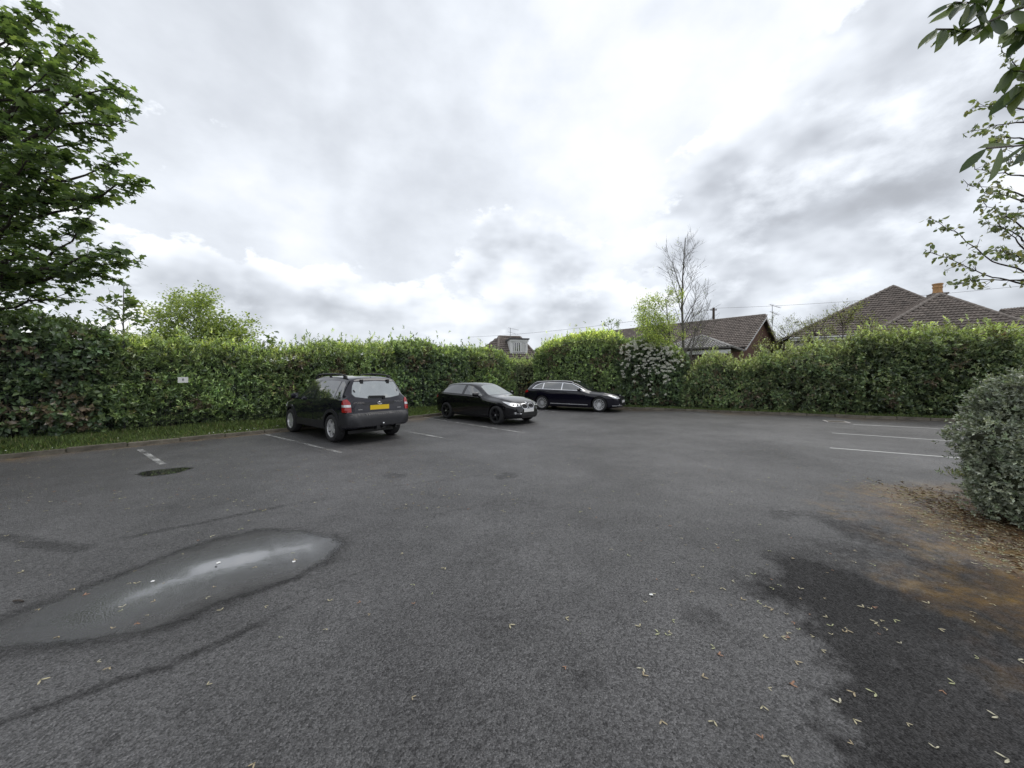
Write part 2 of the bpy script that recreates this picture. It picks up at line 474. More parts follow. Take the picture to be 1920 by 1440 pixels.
# ================================================================== the setting
A = np.array([0.650, 0.760]); NA = np.array([-0.760, 0.650]); K0 = np.array([-6.71, 11.19])      # left kerb
B = np.array([0.8858, -0.4640]); NB = np.array([0.4640, 0.8858]); B0 = np.array([6.14, 18.7])     # back kerb
_t = np.linalg.solve(np.array([A, -B]).T, B0 - K0); CORNER = K0 + A * _t[0]
TC, SCN = _t[0], _t[1]


def KL(t, off=0.0): return K0 + A * t + NA * off
def KB(s, off=0.0): return B0 + B * s + NB * off


def sheet(name, pts, z, mat, kind='structure', thick=0.0):
    n = len(pts); vs = [(p[0], p[1], z) for p in pts]; fs = [tuple(range(n))]
    if thick:
        vs += [(p[0], p[1], z - thick) for p in pts]
        fs += [(i, (i + 1) % n, n + (i + 1) % n, n + i) for i in range(n)]
    mb = MB(); mb.add(vs, fs)
    o = mb.build(name, mat)
    me = o.data
    if me.polygons[0].normal.z < 0: me.flip_normals()
    o['kind'] = kind
    return o


def seg_dist(x, y, pts):
    d = np.full(np.shape(x), 1e9)
    for (a, b) in zip(pts[:-1], pts[1:]):
        a = np.array(a[:2]); b = np.array(b[:2]); ab = b - a
        tt = np.clip(((x - a[0]) * ab[0] + (y - a[1]) * ab[1]) / (ab @ ab), 0, 1)
        d = np.minimum(d, np.hypot(x - a[0] - tt * ab[0], y - a[1] - tt * ab[1]))
    return d


PUDDLE = [G(*p) for p in [(648, 1022), (628, 1005), (560, 993), (490, 991), (420, 1004), (350, 1026), (270, 1058), (180, 1092),
                          (90, 1126), (0, 1158), (-120, 1200), (-150, 1250), (-40, 1236), (60, 1222), (140, 1208), (210, 1205), (265, 1195), (330, 1172), (410, 1140),
                          (490, 1110), (560, 1083), (620, 1052)]]
SMALL = [G(*p) for p in [(372, 876), (340, 876), (300, 879), (262, 885), (254, 890), (268, 895), (300, 893), (336, 887)]]


def car_park():
    def axis(lo, hi, flo, fhi, st):
        return np.concatenate([np.arange(lo, flo, 2.0), np.arange(flo, fhi, st), np.arange(fhi, hi + 1, 2.0)])
    xs = axis(-40, 44, -9, 13, 0.055); ys = axis(-24, 26, 1.2, 13, 0.055)
    X, Y = np.meshgrid(xs, ys); nx, ny = len(xs), len(ys)
    wob = (fbm(X * 1.3, Y * 1.3, 3) - 0.5); fine = fbm(X * 5, Y * 5, 9) - 0.5
    damp = np.zeros_like(X); moss = np.zeros_like(X); dark = np.zeros_like(X)
    # rim of the drying puddle and the seams beside it
    dp = seg_dist(X, Y, PUDDLE + PUDDLE[:1])
    damp = np.maximum(damp, (0.42 + 0.5 * fbm(X * 1.7, Y * 1.7, 77)) * (1 - sstep(0.0, 0.06 + 0.22 * np.clip(fine + wob * .8 + .25, 0, 1), dp)))
    for pl, w, a in [([G(0, 1352), G(180, 1290), G(330, 1245), G(500, 1165)], 0.05, 0.9),
                     ([G(500, 1165), G(600, 1110), G(700, 1060)], 0.03, 0.5),
                     ([G(230, 1010), G(420, 972), G(530, 948)], 0.07, 0.7), ([G(530, 948), G(720, 915), G(900, 890)], 0.10, 0.35),
                     ([G(800, 970), G(930, 940)], 0.12, 0.4), ([G(0, 1005), G(90, 1020), G(150, 1030)], 0.13, 0.75),
                     ([G(150, 1440), G(230, 1370)], 0.06, 0.55), ([G(190, 1440), G(260, 1375)], 0.03, 0.4), ([G(120, 1440), G(200, 1372)], 0.03, 0.4)]:
        d = seg_dist(X + fine * 0.10, Y + wob * 0.12, pl)
        damp = np.maximum(damp, a * (1 - sstep(w * 0.25, w * 1.3, d)))
    # tyre paths and old damp
    damp = np.maximum(damp, 0.30 * sstep(0.56, 0.75, fbm(X * 0.5, Y * 0.22, 21)))
    for (px, py, r) in [(1090, 1280, .10), (1320, 1165, .22), (1465, 965, .25), (740, 893, .3), (350, 943, .10), (950, 893, .3)]:
        g = G(px, py); damp = np.maximum(damp, 0.6 * (1 - sstep(r * .3, r, np.hypot(X - g.x, (Y - g.y)) + fine * r * 1.2)))
    # darker, rougher tarmac towards the planted edge on the right
    e = (X - 1.42) - 0.55 * np.clip(Y - 2.1, 0, 9) + wob * 0.9 + fine * 0.35
    dark = sstep(-0.10, 0.30, e + (fbm(X * 11, Y * 11, 61) - .5) * .5) * (0.62 + 0.5 * fbm(X * 2.5, Y * 2.5, 63)) * (1 - sstep(2.9, 3.9, Y + wob * 1.2)) * 0.9
    e2 = sstep(0.0, 0.5, 0.88 * (X - 2.6) - 0.3 * (Y - 3.2) + wob * 1.6) * (1 - sstep(4.0, 5.6, Y + wob))
    dark = np.clip(np.maximum(dark, e2 * (0.25 + 0.6 * fbm(X * 2.2, Y * 2.2, 65))), 0, 1)
    # moss and rust-brown growth against the bed
    sdm = 0.88 * (X - 5.0) - 0.47 * (Y - 4.6) + wob * 1.3 + fine * 0.5
    vfine = fbm(X * 14, Y * 14, 51) - .5
    moss = sstep(-0.95, 0.15, sdm + vfine * 1.2) * (1 - sstep(5.3, 6.0, Y + wob * 1.2))
    # dirt in the gutter along the kerbs
    gl = (X - K0[0]) * NA[0] + (Y - K0[1]) * NA[1]
    moss = np.maximum(moss, 0.8 * sstep(-0.30, -0.02, gl + fine * 0.12))
    gb = (X - B0[0]) * NB[0] + (Y - B0[1]) * NB[1]
    moss = np.maximum(moss, 0.6 * sstep(-0.35, 0.0, gb + fine * 0.2))
    z = np.zeros_like(X)
    v = np.stack([X, Y, z], -1).reshape(-1, 3)
    i = np.arange(nx * ny).reshape(ny, nx)
    f = np.stack([i[:-1, :-1], i[:-1, 1:], i[1:, 1:], i[1:, :-1]], -1).reshape(-1, 4)
    col = np.stack([damp, moss, dark], -1).reshape(-1, 3)
    o = link('car_park', np_mesh('car_park', v, f, col), None, M['asphalt'])
    tag(o, 'worn dark grey asphalt of the car park', kind='structure')


def puddle(name, outline, z, label, axis_pts, half, gain):
    pts = np.array([[p.x, p.y] for p in outline]); pts = np.vstack([pts, pts[:1]])
    # dense wobbly outline
    q = []
    for a, b in zip(pts[:-1], pts[1:]):
        n = max(2, int(np.hypot(*(b - a)) / 0.05))
        for k in range(n): q.append(a + (b - a) * k / n)
    q = np.array(q)
    ph = q + 0.05 * half / .5 * np.stack([fbm(q[:, 0] * 6, q[:, 1] * 6, 5) - .5, fbm(q[:, 0] * 6, q[:, 1] * 6, 8) - .5], -1) * 2
    bm = bmesh.new(); vs = [bm.verts.new((p[0], p[1], z)) for p in ph]; bm.faces.new(vs)
    bmesh.ops.triangulate(bm, faces=bm.faces)
    for _ in range(4):
        es = [e for e in bm.edges if e.calc_length() > 0.10]
        if not es: break
        bmesh.ops.subdivide_edges(bm, edges=es, cuts=1); bmesh.ops.triangulate(bm, faces=bm.faces)
    me = bpy.data.meshes.new(name); bm.to_mesh(me); bm.free()
    if me.polygons[0].normal.z < 0: me.flip_normals()
    co = np.zeros(len(me.vertices) * 3); me.vertices.foreach_get('co', co); co = co.reshape(-1, 3)
    dep = np.zeros(len(co))
    for (pts_, hf, g_) in axis_pts:
        d = seg_dist(co[:, 0], co[:, 1], pts_); dep = np.maximum(dep, np.clip(1 - d / hf, 0, 1) * g_)
    a = me.attributes.new('Depth', 'FLOAT', 'POINT'); a.data.foreach_set('value', dep.astype(np.float32))
    ed = np.clip(seg_dist(co[:, 0], co[:, 1], [(*p, 0) for p in np.vstack([ph, ph[:1]])]) / 0.17, 0, 1)
    a = me.attributes.new('Edge', 'FLOAT', 'POINT'); a.data.foreach_set('value', ed.astype(np.float32))
    o = link(name, me, None, M['wet'])
    tag(o, label, kind='structure'); return o


car_park()
puddle('puddle', PUDDLE, 0.004, 'large shallow drying puddle with a bright patch of reflected sky',
       [([G(390, 1064), G(430, 1055), G(480, 1044)], .34, 1.12), ([G(200, 1140), G(350, 1082), G(440, 1054), G(520, 1036), G(570, 1026)], .80, .78)], 0.5, 1)
puddle('puddle', SMALL, 0.004, 'small narrow dark puddle near the left kerb', [([G(366, 879), G(310, 885), G(262, 890)], .40, 1.7)], 0.35, 1)

ground = sheet('ground', [(-900, -600), (900, -600), (900, 1500), (-900, 1500)], -0.06, M['soil'])
tag(ground, 'flat ground under everything')

# verges
p0, p1 = KL(-24, 0.12), KL(TC + 0.13, 0.12)
lv = sheet('verge', [KL(-24, 0.125), KL(TC + 0.2, 0.125), KL(TC + 6, 14), KL(-24, 14)], 0.07, M['soil'], thick=0.2)
tag(lv, 'turf strip between the left kerb and the hedge')
bv = sheet('verge', [KB(SCN - 0.1, 0.125), KB(34, 0.125), KB(34, 16), KB(SCN + 4.2, 16)], 0.074, M['soil'], thick=0.2)
tag(bv, 'earth strip under the back hedge')


# kerbs: one stone at a time
def kerb(label, fn, a0, a1, rz, seed):
    rng = random.Random(seed)
    root = empty('kerb', (*fn((a0 + a1) / 2, 0.06), 0)); root['kind'] = 'structure'; root['label'] = label
    me = None; t = a0; L = 0.915
    base = MB(); base.box((0, 0, 0), (L - 0.012, 0.125, 0.26)); me = base.mesh('kerbstone')
    bm = bmesh.new(); bm.from_mesh(me); bmesh.ops.bevel(bm, geom=list(bm.edges), offset=0.014, segments=2, affect='EDGES'); bm.to_mesh(me); bm.free()
    me.materials.append(M['kerb'])
    while t + L <= a1 + 1e-6:
        c = fn(t + L / 2, 0.06 + rng.uniform(-.01, .01))
        o = bpy.data.objects.new('kerbstone', me); COL.objects.link(o); o.parent = root
        o.location = Vector((c[0], c[1], -0.035 + rng.uniform(-.014, .012))) - root.location
        o.rotation_euler = (rng.uniform(-.03, .03), rng.uniform(-.012, .012), rz + rng.uniform(-.012, .012))
        t += L


kerb('low mossy concrete kerb along the left verge', KL, -18.0, TC, math.atan2(A[1], A[0]), 4)
kerb('low mossy concrete kerb along the back hedge', KB, SCN, 24.0, math.atan2(B[1], B[0]), 5)


# bay lines
def bay_line(a, b, w, label, m='line'):
    a = Vector(a); b = Vector(b); d = (b - a).normalized(); n = Vector((-d.y, d.x, 0)) * w / 2
    mb = MB(); N = max(2, int((b - a).length / 0.4)); vs = []
    for i in range(N + 1):
        p = a + (b - a) * i / N; vs += [(p.x - n.x, p.y - n.y, 0.0045), (p.x + n.x, p.y + n.y, 0.0045)]
    mb.add(vs, [(2 * i, 2 * i + 2, 2 * i + 3, 2 * i + 1) for i in range(N)])
    o = mb.build('bay_line', M[m]); tag(o, label, kind='structure')
    if o.data.polygons[0].normal.z < 0: o.data.flip_normals()


bay_line(G(262, 843), G(306, 871), 0.10, 'worn white bay line above the small dark puddle')
bay_line(G(496, 814), G(640, 849), 0.085, 'worn white bay line left of the rear of the tall car')
bay_line(G(745, 806), G(846, 824), 0.085, 'worn white bay line right of the tall car')
bay_line(G(795, 783), G(985, 812), 0.085, 'white bay line beside the hatchback')
bay_line(G(1022, 769), G(1048, 773), 0.085, 'white bay line between hatchback and estate car')
bay_line(G(1110, 775), G(1185, 768), 0.07, 'faint white line at the nose of the estate car')
bay_line(G(1556, 840), G(1812, 860), 0.075, 'nearest white bay line on the right', 'line_new')
bay_line(G(1560, 812), G(1800, 828), 0.075, 'middle white bay line on the right', 'line_new')
bay_line(G(1600, 796), G(1850, 808), 0.085, 'farthest white bay line on the right, close to the kerb', 'line_new')

# drain cover by the back kerb
dc = empty('drain_cover', (*G(1568, 791).xy, 0.0), math.atan2(B[1], B[0]))
tag(dc, 'pale square drain cover set in the asphalt by the back kerb', 'drain cover')
mb = MB()
for s_ in (-1, 1):
    mb.box((0, s_ * 0.28, 0.008), (0.66, 0.06, 0.02)); mb.box((s_ * 0.30, 0, 0.0075), (0.06, 0.50, 0.02))
mb.build('frame', M['pale_concrete'], dc)
mb = MB(); mb.box((0, 0, 0.003), (0.54, 0.50, 0.01)); mb.build('plate', M['pale_concrete'], dc)
for i in range(5):
    mb = MB(); mb.box((0, -0.18 + i * 0.09, 0.010), (0.50, 0.03, 0.008)); mb.build('bar', M['kerb'], dc)


# ------------------------------------------------------------------ foliage kit
T2 = (np.array([(0, 0, 0), (.42, .5, .10), (1, 0, -.10), (.42, -.5, .10)]), np.array([(0, 2, 1), (0, 3, 2)]))
T4 = (np.array([(0, 0, 0), (.28, .42, .06), (.66, .40, .03), (1, 0, -.14), (.66, -.40, .03), (.28, -.42, .06), (.5, 0, -.03)]),
      np.array([(0, 6, 1), (1, 6, 2), (2, 6, 3), (3, 6, 4), (4, 6, 5), (5, 6, 0)]))
TS = (np.array([(.30, 0, .02), (0, 0, 0), (-.10, .30, -.03), (.16, .56, -.08), (.32, .30, 0), (.66, .50, -.08), (.62, .18, 0), (1.02, 0, -.10),
                (.62, -.18, 0), (.66, -.50, -.08), (.32, -.30, 0), (.16, -.56, -.08), (-.10, -.30, -.03)]),
      np.array([(0, i, i + 1) for i in range(1, 12)] + [(0, 12, 1)]))


def leaf_arrays(pos, ax, nr, ln, wd, col, tpl):
    tv, tf = tpl; N = len(pos); k = len(tv)
    ax = unit(ax); sd_ = unit(np.cross(nr, ax)); nr = np.cross(ax, sd_)
    v = pos[:, None, :] + ax[:, None, :] * (tv[None, :, 0:1] * ln[:, None, None]) + sd_[:, None, :] * (tv[None, :, 1:2] * wd[:, None, None]) \
        + nr[:, None, :] * (tv[None, :, 2:3] * ln[:, None, None])
    f = (np.arange(N) * k)[:, None, None] + tf[None]
    c = np.repeat(col, k, axis=0)
    return v.reshape(-1, 3), f.reshape(-1, 3), c


def leaf_object(name, parts, mat, parent, kind='stuff'):
    vs, fs, cs, b = [], [], [], 0
    for v, f, c in parts:
        vs.append(v); fs.append(f + b); cs.append(c); b += len(v)
    me = np_mesh(name, np.vstack(vs), np.vstack(fs), np.vstack(cs))
    o = link(name, me, parent, mat)
    if kind: o['kind'] = kind
    return o


def rnd_col(rng, n, pal, w=None, jit=0.26):
    pal = np.array(pal, float); i = rng.choice(len(pal), n, p=w)
    return pal[i] * (1 + rng.normal(0, jit, (n, 1))).clip(0.5, 1.6)


def shoots(rng, base, direc, n_leaf, L, W, col, spread=0.9, slen=0.10, tpl=T2):
    """leaves set spirally round short shoots"""
    N = len(base); d = unit(direc)
    ref = unit(np.cross(d, rng.normal(0, 1, (N, 3)))); ref2 = np.cross(d, ref)
    pos, ax, nr, ln, cc = [], [], [], [], []
    for k in range(n_leaf):
        a = 2.4 * k + rng.uniform(0, 6.3, N)[:, None] * 0.15
        rad = ref * np.cos(a) + ref2 * np.sin(a)
        f = k / max(1, n_leaf - 1)
        sp = spread * (1.1 - 0.6 * f)
        x = unit(d * (1 - 0.35 * sp) + rad * sp + rng.normal(0, .18, (N, 3)))
        pos.append(base + d * slen * f); ax.append(x); nr.append(unit(d - rad * 0.2 + rng.normal(0, .25, (N, 3))))
        ln.append(L * rng.uniform(.5, 1.3, N)); cc.append(col * (1 + rng.normal(0, .24, (N, 1))).clip(.4, 2))
    ln = np.concatenate(ln)
    return leaf_arrays(np.vstack(pos), np.vstack(ax), np.vstack(nr), ln, ln * W, np.vstack(cc).clip(0.004, 1), tpl)


def hedge(name, label, path, hfun, thick, density, L, W, pal_face, pal_top, seed, n_leaf=6, bulge=0.22, skirt=0.1, wfac=None, wtop=None, ends=(True, True), topshoot=0.25, spread=0.9, flowers=None, tpl=T2, group=None, rough_top=.35):
    rng = np.random.default_rng(seed)
    p0, p1 = np.array(path[0]), np.array(path[1]); d = p1 - p0; LEN = np.hypot(*d); d = d / LEN
    nrm = np.array([d[1], -d[0]])
    if nrm @ (-p0) < 0: nrm = -nrm           # towards the car park
    root = empty(name, (*((p0 + p1) / 2 - nrm * thick / 2), 0)); tag(root, label, 'hedge', group)

    def bump(s, z):
        return (fbm(s * 0.8 + seed, z * 0.8, seed) - .5) * 2 * bulge + (fbm(s * 2.6, z * 2.6, seed + 3) - .5) * bulge

    def top(s):
        return hfun(s / LEN) + (fbm(s * 0.7, s * 0 + seed, seed + 5) - .5) * rough_top + (fbm(s * 3, s * 0 + 2.0, seed + 9) - .5) * rough_top

    def world(s, off, z):
        return np.stack([p0[0] + d[0] * s + nrm[0] * off, p0[1] + d[1] * s + nrm[1] * off, z], -1)
    parts = []; origin = np.array(root.location)
    # front face
    hm = np.mean(hfun(np.linspace(0, 1, 20))); density = density * 3.7
    n = int(LEN * hm * density)
    s = rng.uniform(0, LEN, n); zt = top(s); z = skirt + rng.uniform(0, 1, n) ** 0.95 * (zt - skirt)
    inn = -rng.exponential(0.11, n).clip(0, .42)
    roundt = -0.45 * sstep(zt - 0.5, zt, z) ** 2 - 0.16 * (1 - sstep(0.1, 0.55, z))
    keep = (fbm(s * 2.4, z * 3.0, seed + 31) > 0.42) | (rng.uniform(0, 1, n) < 0.45)
    off = bump(s, z) + inn + roundt
    base = world(s, off, z)
    dr = np.zeros((n, 3)); dr[:, 0] = nrm[0]; dr[:, 1] = nrm[1]
    dr = dr * rng.uniform(.3, 1.1, (n, 1)) + rng.normal(0, .42, (n, 3)); dr[:, 2] += rng.uniform(0.0, .8, n)
    cl = rnd_col(rng, n, pal_face, wfac)
    big = fbm(s * 0.55, z * 0.8, seed + 41)[:, None]
    cl = cl * (0.30 + 1.4 * big) * (0.75 + 0.5 * fbm(s * 2.0, z * 2.6, seed + 47)[:, None])
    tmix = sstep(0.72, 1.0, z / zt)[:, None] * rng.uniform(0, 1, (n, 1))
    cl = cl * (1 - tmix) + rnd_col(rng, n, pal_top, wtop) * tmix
    dead = (fbm(s * 1.1, z * 1.3, seed + 71) > .66) & (rng.uniform(0, 1, n) < .45)
    cl[dead] = np.array([.075, .055, .028]) * rng.uniform(.5, 1.2, (int(dead.sum()), 1))
    sel = keep
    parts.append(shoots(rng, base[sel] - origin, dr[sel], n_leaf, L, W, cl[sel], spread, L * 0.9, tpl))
    # top and back
    n = int(LEN * thick * density * 0.55)
    s = rng.uniform(0, LEN, n); off = -rng.uniform(0, thick, n); zt = top(s) - 0.35 * (np.abs(off / thick + .5) * 2) ** 3
    z = zt + rng.uniform(-.15, .05, n) + np.where(rng.uniform(0, 1, n) < topshoot, rng.exponential(0.13, n), 0)
    dr = rng.normal(0, .38, (n, 3)); dr[:, 2] += 1.0
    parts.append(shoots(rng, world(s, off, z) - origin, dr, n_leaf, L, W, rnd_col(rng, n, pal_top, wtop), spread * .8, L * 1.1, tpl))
    n = int(LEN * hm * density * 0.10)
    s = rng.uniform(0, LEN, n); z = rng.uniform(.2, 1, n) * top(s); dr = rng.normal(0, .4, (n, 3)); dr[:, :2] -= nrm
    parts.append(shoots(rng, world(s, -thick + bump(s, z) * .6, z) - origin, dr, n_leaf, L, W, rnd_col(rng, n, pal_face, wfac), spread, L, tpl))
    for e, on in enumerate(ends):
        if not on: continue
        n = int(thick * hm * density * .6)
        off = -rng.uniform(0, thick, n); ss = np.full(n, 0.0 if e == 0 else LEN); z = rng.uniform(.05, 1, n) * top(ss)
        dr = rng.normal(0, .4, (n, 3)); dr[:, :2] += d * (-1 if e == 0 else 1)
        ss = ss + (1 if e else -1) * (bump(off * 3, z) * .7 - 0.25 * sstep(.6, 1, z / hm) ** 2)
        parts.append(shoots(rng, world(ss, off, z) - origin, dr, n_leaf, L, W, rnd_col(rng, n, pal_face, wfac), spread, L, tpl))
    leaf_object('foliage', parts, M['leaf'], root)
    # the dense twiggy inside
    ns = max(4, int(LEN / 0.35)); nz_ = 8
    S = np.linspace(0.05, LEN - 0.05, ns); vs = []
    for side in (0, 1):
        for k in range(nz_ + 1):
            ztop = top(S) - 0.30; z = 0.04 + (ztop - 0.04) * k / nz_
            o_ = (bump(S, z) - 0.40 - 0.42 * sstep(ztop - .6, ztop, z) ** 2) if side == 0 else np.full(ns, -thick + .25)
            vs.append(world(S, o_, z))
    vs = np.vstack(vs) - origin; fs = []
    idx = np.arange(2 * (nz_ + 1) * ns).reshape(2, nz_ + 1, ns)
    for k in range(nz_):
        for i in range(ns - 1):
            fs.append((idx[0, k, i], idx[0, k, i + 1], idx[0, k + 1, i + 1], idx[0, k + 1, i]))
            fs.append((idx[1, k, i + 1], idx[1, k, i], idx[1, k + 1, i], idx[1, k + 1, i + 1]))
        for i in (0, ns - 1):
            fs.append((idx[0, k, i], idx[1, k, i], idx[1, k + 1, i], idx[0, k + 1, i]))
    for i in range(ns - 1):
        fs.append((idx[0, nz_, i], idx[0, nz_, i + 1], idx[1, nz_, i + 1], idx[1, nz_, i]))
    link('twigs', np_mesh('twigs', vs, np.array(fs)), root, M['twig'])
    # main stems inside
    rr = random.Random(seed)
    for i in range(int(LEN / 0.9)):
        s_ = np.array([rr.uniform(0.1, LEN - .1)]); b_ = world(s_, np.array([-0.30]), np.array([0.0]))[0] - origin
        t_ = world(s_ + rr.uniform(-.25, .25), np.array([-0.25 + rr.uniform(-.1, .12)]), np.array([rr.uniform(.6, 1.4)]))[0] - origin
        mid = (b_ + t_) / 2 + np.array([rr.uniform(-.08, .08), rr.uniform(-.08, .08), 0])
        mb = MB(); mb.tube([b_, mid, t_], [.022, .017, .009], 5); mb.build('stem', M['bark_dark'], root)
    if flowers:
        nfl, fcol, size = flowers
        s = rng.beta(2, 2, nfl) * LEN; z = 0.5 + rng.uniform(0, 1, nfl) ** .42 * (top(s) - .45)
        pz, nzr = [], []
        base = world(s, bump(s, z) + 0.22 - 0.30 * sstep(top(s) - .5, top(s), z) ** 2, z) - origin
        m_ = 22; ang = rng.uniform(0, 6.28, (nfl, m_)); rad = np.sqrt(rng.uniform(0, 1, (nfl, m_))) * size * rng.uniform(.6, 1.3, (nfl, 1))
        pp = base[:, None, :] + np.stack([np.cos(ang) * rad * d[0], np.cos(ang) * rad * d[1], np.sin(ang) * rad * .6 + rng.normal(0, .006, (nfl, m_))], -1)
        pp = pp.reshape(-1, 3); Nn = len(pp)
        up = np.tile([nrm[0] * .9, nrm[1] * .9, .8], (Nn, 1)) + rng.normal(0, .35, (Nn, 3))
        leaf_object('blossom', [leaf_arrays(pp, unit(np.cross(up, rng.normal(0, 1, (Nn, 3)))), up, np.full(Nn, .04), np.full(Nn, .036),
                                           np.tile(fcol, (Nn, 1)) * rng.uniform(.8, 1.1, (Nn, 1)), T2)], M['litter'], root)
    return root


# palettes (linear base colours)
LA_F = [(.030, .062, .014), (.055, .100, .018), (.085, .135, .022), (.020, .040, .014), (.11, .10, .03)]
LA_W = [.28, .34, .22, .13, .03]
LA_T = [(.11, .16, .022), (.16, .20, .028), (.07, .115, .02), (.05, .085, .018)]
DK_F = [(.022, .045, .016), (.032, .065, .020), (.050, .085, .022), (.014, .028, .012)]
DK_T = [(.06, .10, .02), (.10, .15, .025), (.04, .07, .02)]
MX_F = [(.030, .060, .016), (.050, .085, .022), (.080, .110, .028), (.020, .036, .014), (.075, .062, .028)]
MX_W = [.30, .30, .20, .12, .08]
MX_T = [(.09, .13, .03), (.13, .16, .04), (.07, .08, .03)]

HO = 2.55     # hedge face behind the left kerb


def lin(*p):
    xs = [q[0] for q in p]; ys = [q[1] for q in p]
    return lambda u: np.interp(u, xs, ys)


hedge('lilac_hedge', 'dark broad-leaved hedge at the far left under the sycamore', (KL(-12.5, HO), KL(-3.6, HO)), lin((0, 3.2), (.7, 3.15), (1, 2.9)), 1.5, 62,
      .135, .62, [(.020, .046, .014), (.032, .066, .020), (.050, .085, .020), (.014, .028, .012)], [(.03, .058, .02), (.045, .08, .022)], 11, 5, .34, spread=1.0)
hedge('laurel_hedge', 'clipped bright laurel hedge behind the grass, from the small white sign to the tall car', (KL(-3.6, HO), KL(5.2, HO + .1)),
      lin((0, 2.65), (.3, 2.5), (.55, 2.65), (.75, 2.85), (1, 2.85)), 1.5, 88, .125, .34, LA_F, LA_T, 12, 6, .18, wfac=LA_W, topshoot=.4, rough_top=.4)
hedge('hornbeam_hedge', 'dark green leafy hedge section behind the hatchback', (KL(5.2, HO + .1), KL(9.6, HO)), lin((0, 3.1), (.5, 3.2), (1, 3.1)), 1.5, 80,
      .115, .52, [(.026, .055, .020), (.040, .080, .024), (.070, .120, .026), (.016, .034, .014)], DK_T + [(.13, .19, .03)], 13, 6, .24)
hedge('laurel_hedge', 'bright hedge section ending at the gap beside the estate car', (KL(9.6, HO), KL(13.7, HO)), lin((0, 3.1), (.5, 3.15), (.85, 2.9), (1, 2.5)), 1.4, 74,
      .12, .38, LA_F, LA_T, 14, 6, .24, wfac=LA_W)

HBK = 0.75
hedge('privet_bush', 'pale thin bush filling the hedge gap behind the estate car', (KL(13.0, HO + 1.2), KB(-5.2, HBK + 1.2)), lin((0, 2.75), (.5, 2.6), (1, 2.9)), 1.0, 60,
      .085, .5, [(.05, .075, .03), (.075, .10, .04), (.04, .055, .028)], [(.10, .14, .04), (.14, .18, .05)], 19, 6, .2)
hedge('laurel_hedge', 'tall rounded hedge with yellow green top behind the estate car', (KB(-5.9, HBK + .3), KB(-1.0, HBK + .2)),
      lin((0, 3.15), (.12, 3.6), (.4, 3.95), (.8, 4.05), (1, 3.8)), 1.6, 84, .115, .42,
      [(.040, .075, .018), (.065, .115, .022), (.10, .16, .026), (.022, .044, .014)], [(.19, .24, .03), (.25, .29, .04), (.12, .18, .025)], 15, 6, .22)
hedge('elder_bush', 'elder bush covered in flat white blossom beside the bare tree', (KB(-1.0, HBK + .15), KB(2.2, HBK + .2)),
      lin((0, 3.7), (.4, 3.55), (.8, 3.2), (1, 2.7)), 1.6, 62, .12, .45, DK_F, DK_T + [(.12, .17, .03)], 16, 6, .30, flowers=(210, (.62, .62, .54), .075))
hedge('mixed_hedge', 'tangled mixed hedge between the bare tree and the tiled house', (KB(2.2, HBK), KB(8.8, HBK)),
      lin((0, 2.0), (.15, 2.3), (.45, 2.7), (.8, 3.05), (1, 3.05)), 1.6, 84, .105, .46, MX_F, MX_T, 17, 6, .50, wfac=MX_W, topshoot=.7, rough_top=1.15)
hedge('laurel_hedge', 'tall dense hedge below the tiled house at the right', (KB(8.8, HBK), KB(17.5, HBK)),
      lin((0, 3.1), (.1, 3.1), (.25, 3.3), (1, 3.4)), 1.6, 64, .125, .46, MX_F[:4], MX_T + [(.12, .17, .03)], 18, 6, .42, topshoot=.5, rough_top=.65)


# ------------------------------------------------------------------ mesh fence in the left hedge
def fence():
    root = empty('mesh_fence', (*KL(3, HO + 0.05), 0)); o0 = np.array([*root.location])
    tag(root, 'dark steel mesh fence grown through by the left hedge', 'fence')
    t0, dt, h = -8.3, 2.52, 2.48

    def W(t, off, z):
        q = KL(t, HO + .10 + off); return (q[0] - o0[0], q[1] - o0[1], z)
    for i in range(10):
        t = t0 + i * dt
        if t > 14.4: break
        mb = MB(); mb.box(W(t, 0.05, h / 2 + .09), (.06, .06, h + .14), math.atan2(A[1], A[0])); mb.build('post', M['fence'], root)
        if t + dt > 14.6: break
        mb = MB(); k = 0
        while k * 0.055 < dt - .04:
            tt = t + .03 + k * .055; k += 1
            mb.beam(W(tt, 0, .08), W(tt, 0, h), .006, .006, (A[0], A[1], 0))
        for zz in np.arange(.12, h + .01, .196):
            mb.beam(W(t, -.008, zz), W(t + dt, -.008, zz), .007, .007)
        mb.build('mesh_panel', M['fence'], root)


fence()

# little numbered sign on the fence
sg = empty('bay_sign', Vector((*KL(-2.06, HO - .24), 1.53)), math.atan2(A[1], A[0]))
tag(sg, 'small white sign with a dark numeral fixed to the hedge fence', 'sign')
mb = MB(); mb.box((0, 0, 0), (.235, .006, .165)); mb.build('panel', M['white_sign'], sg)


def text_mesh(txt, size, mat, parent, name, Mx, extrude=0.002):
    cu = bpy.data.curves.new('txt', 'FONT'); cu.body = txt; cu.size = size; cu.align_x = 'CENTER'; cu.align_y = 'CENTER'; cu.extrude = extrude
    cu.resolution_u = 2
    ob = bpy.data.objects.new('txt', cu); COL.objects.link(ob)
    dg = bpy.context.evaluated_depsgraph_get(); me = bpy.data.meshes.new_from_object(ob.evaluated_get(dg))
    bpy.data.objects.remove(ob); bpy.data.curves.remove(cu)
    me.transform(Mx); o = link(name, me, parent, mat); return o


text_mesh('8', .11, M['ink'], sg, 'numeral', Matrix.Translation((0, -.0045, 0)) @ Matrix.Rotation(R(90), 4, 'X'), .001)
mb = MB(); mb.tube([(-.07, .003, .06), (-.07, .25, .06)], .004, 5); mb.tube([(.07, .003, .06), (.07, .25, .06)], .004, 5); mb.build('bracket', M['fence'], sg)

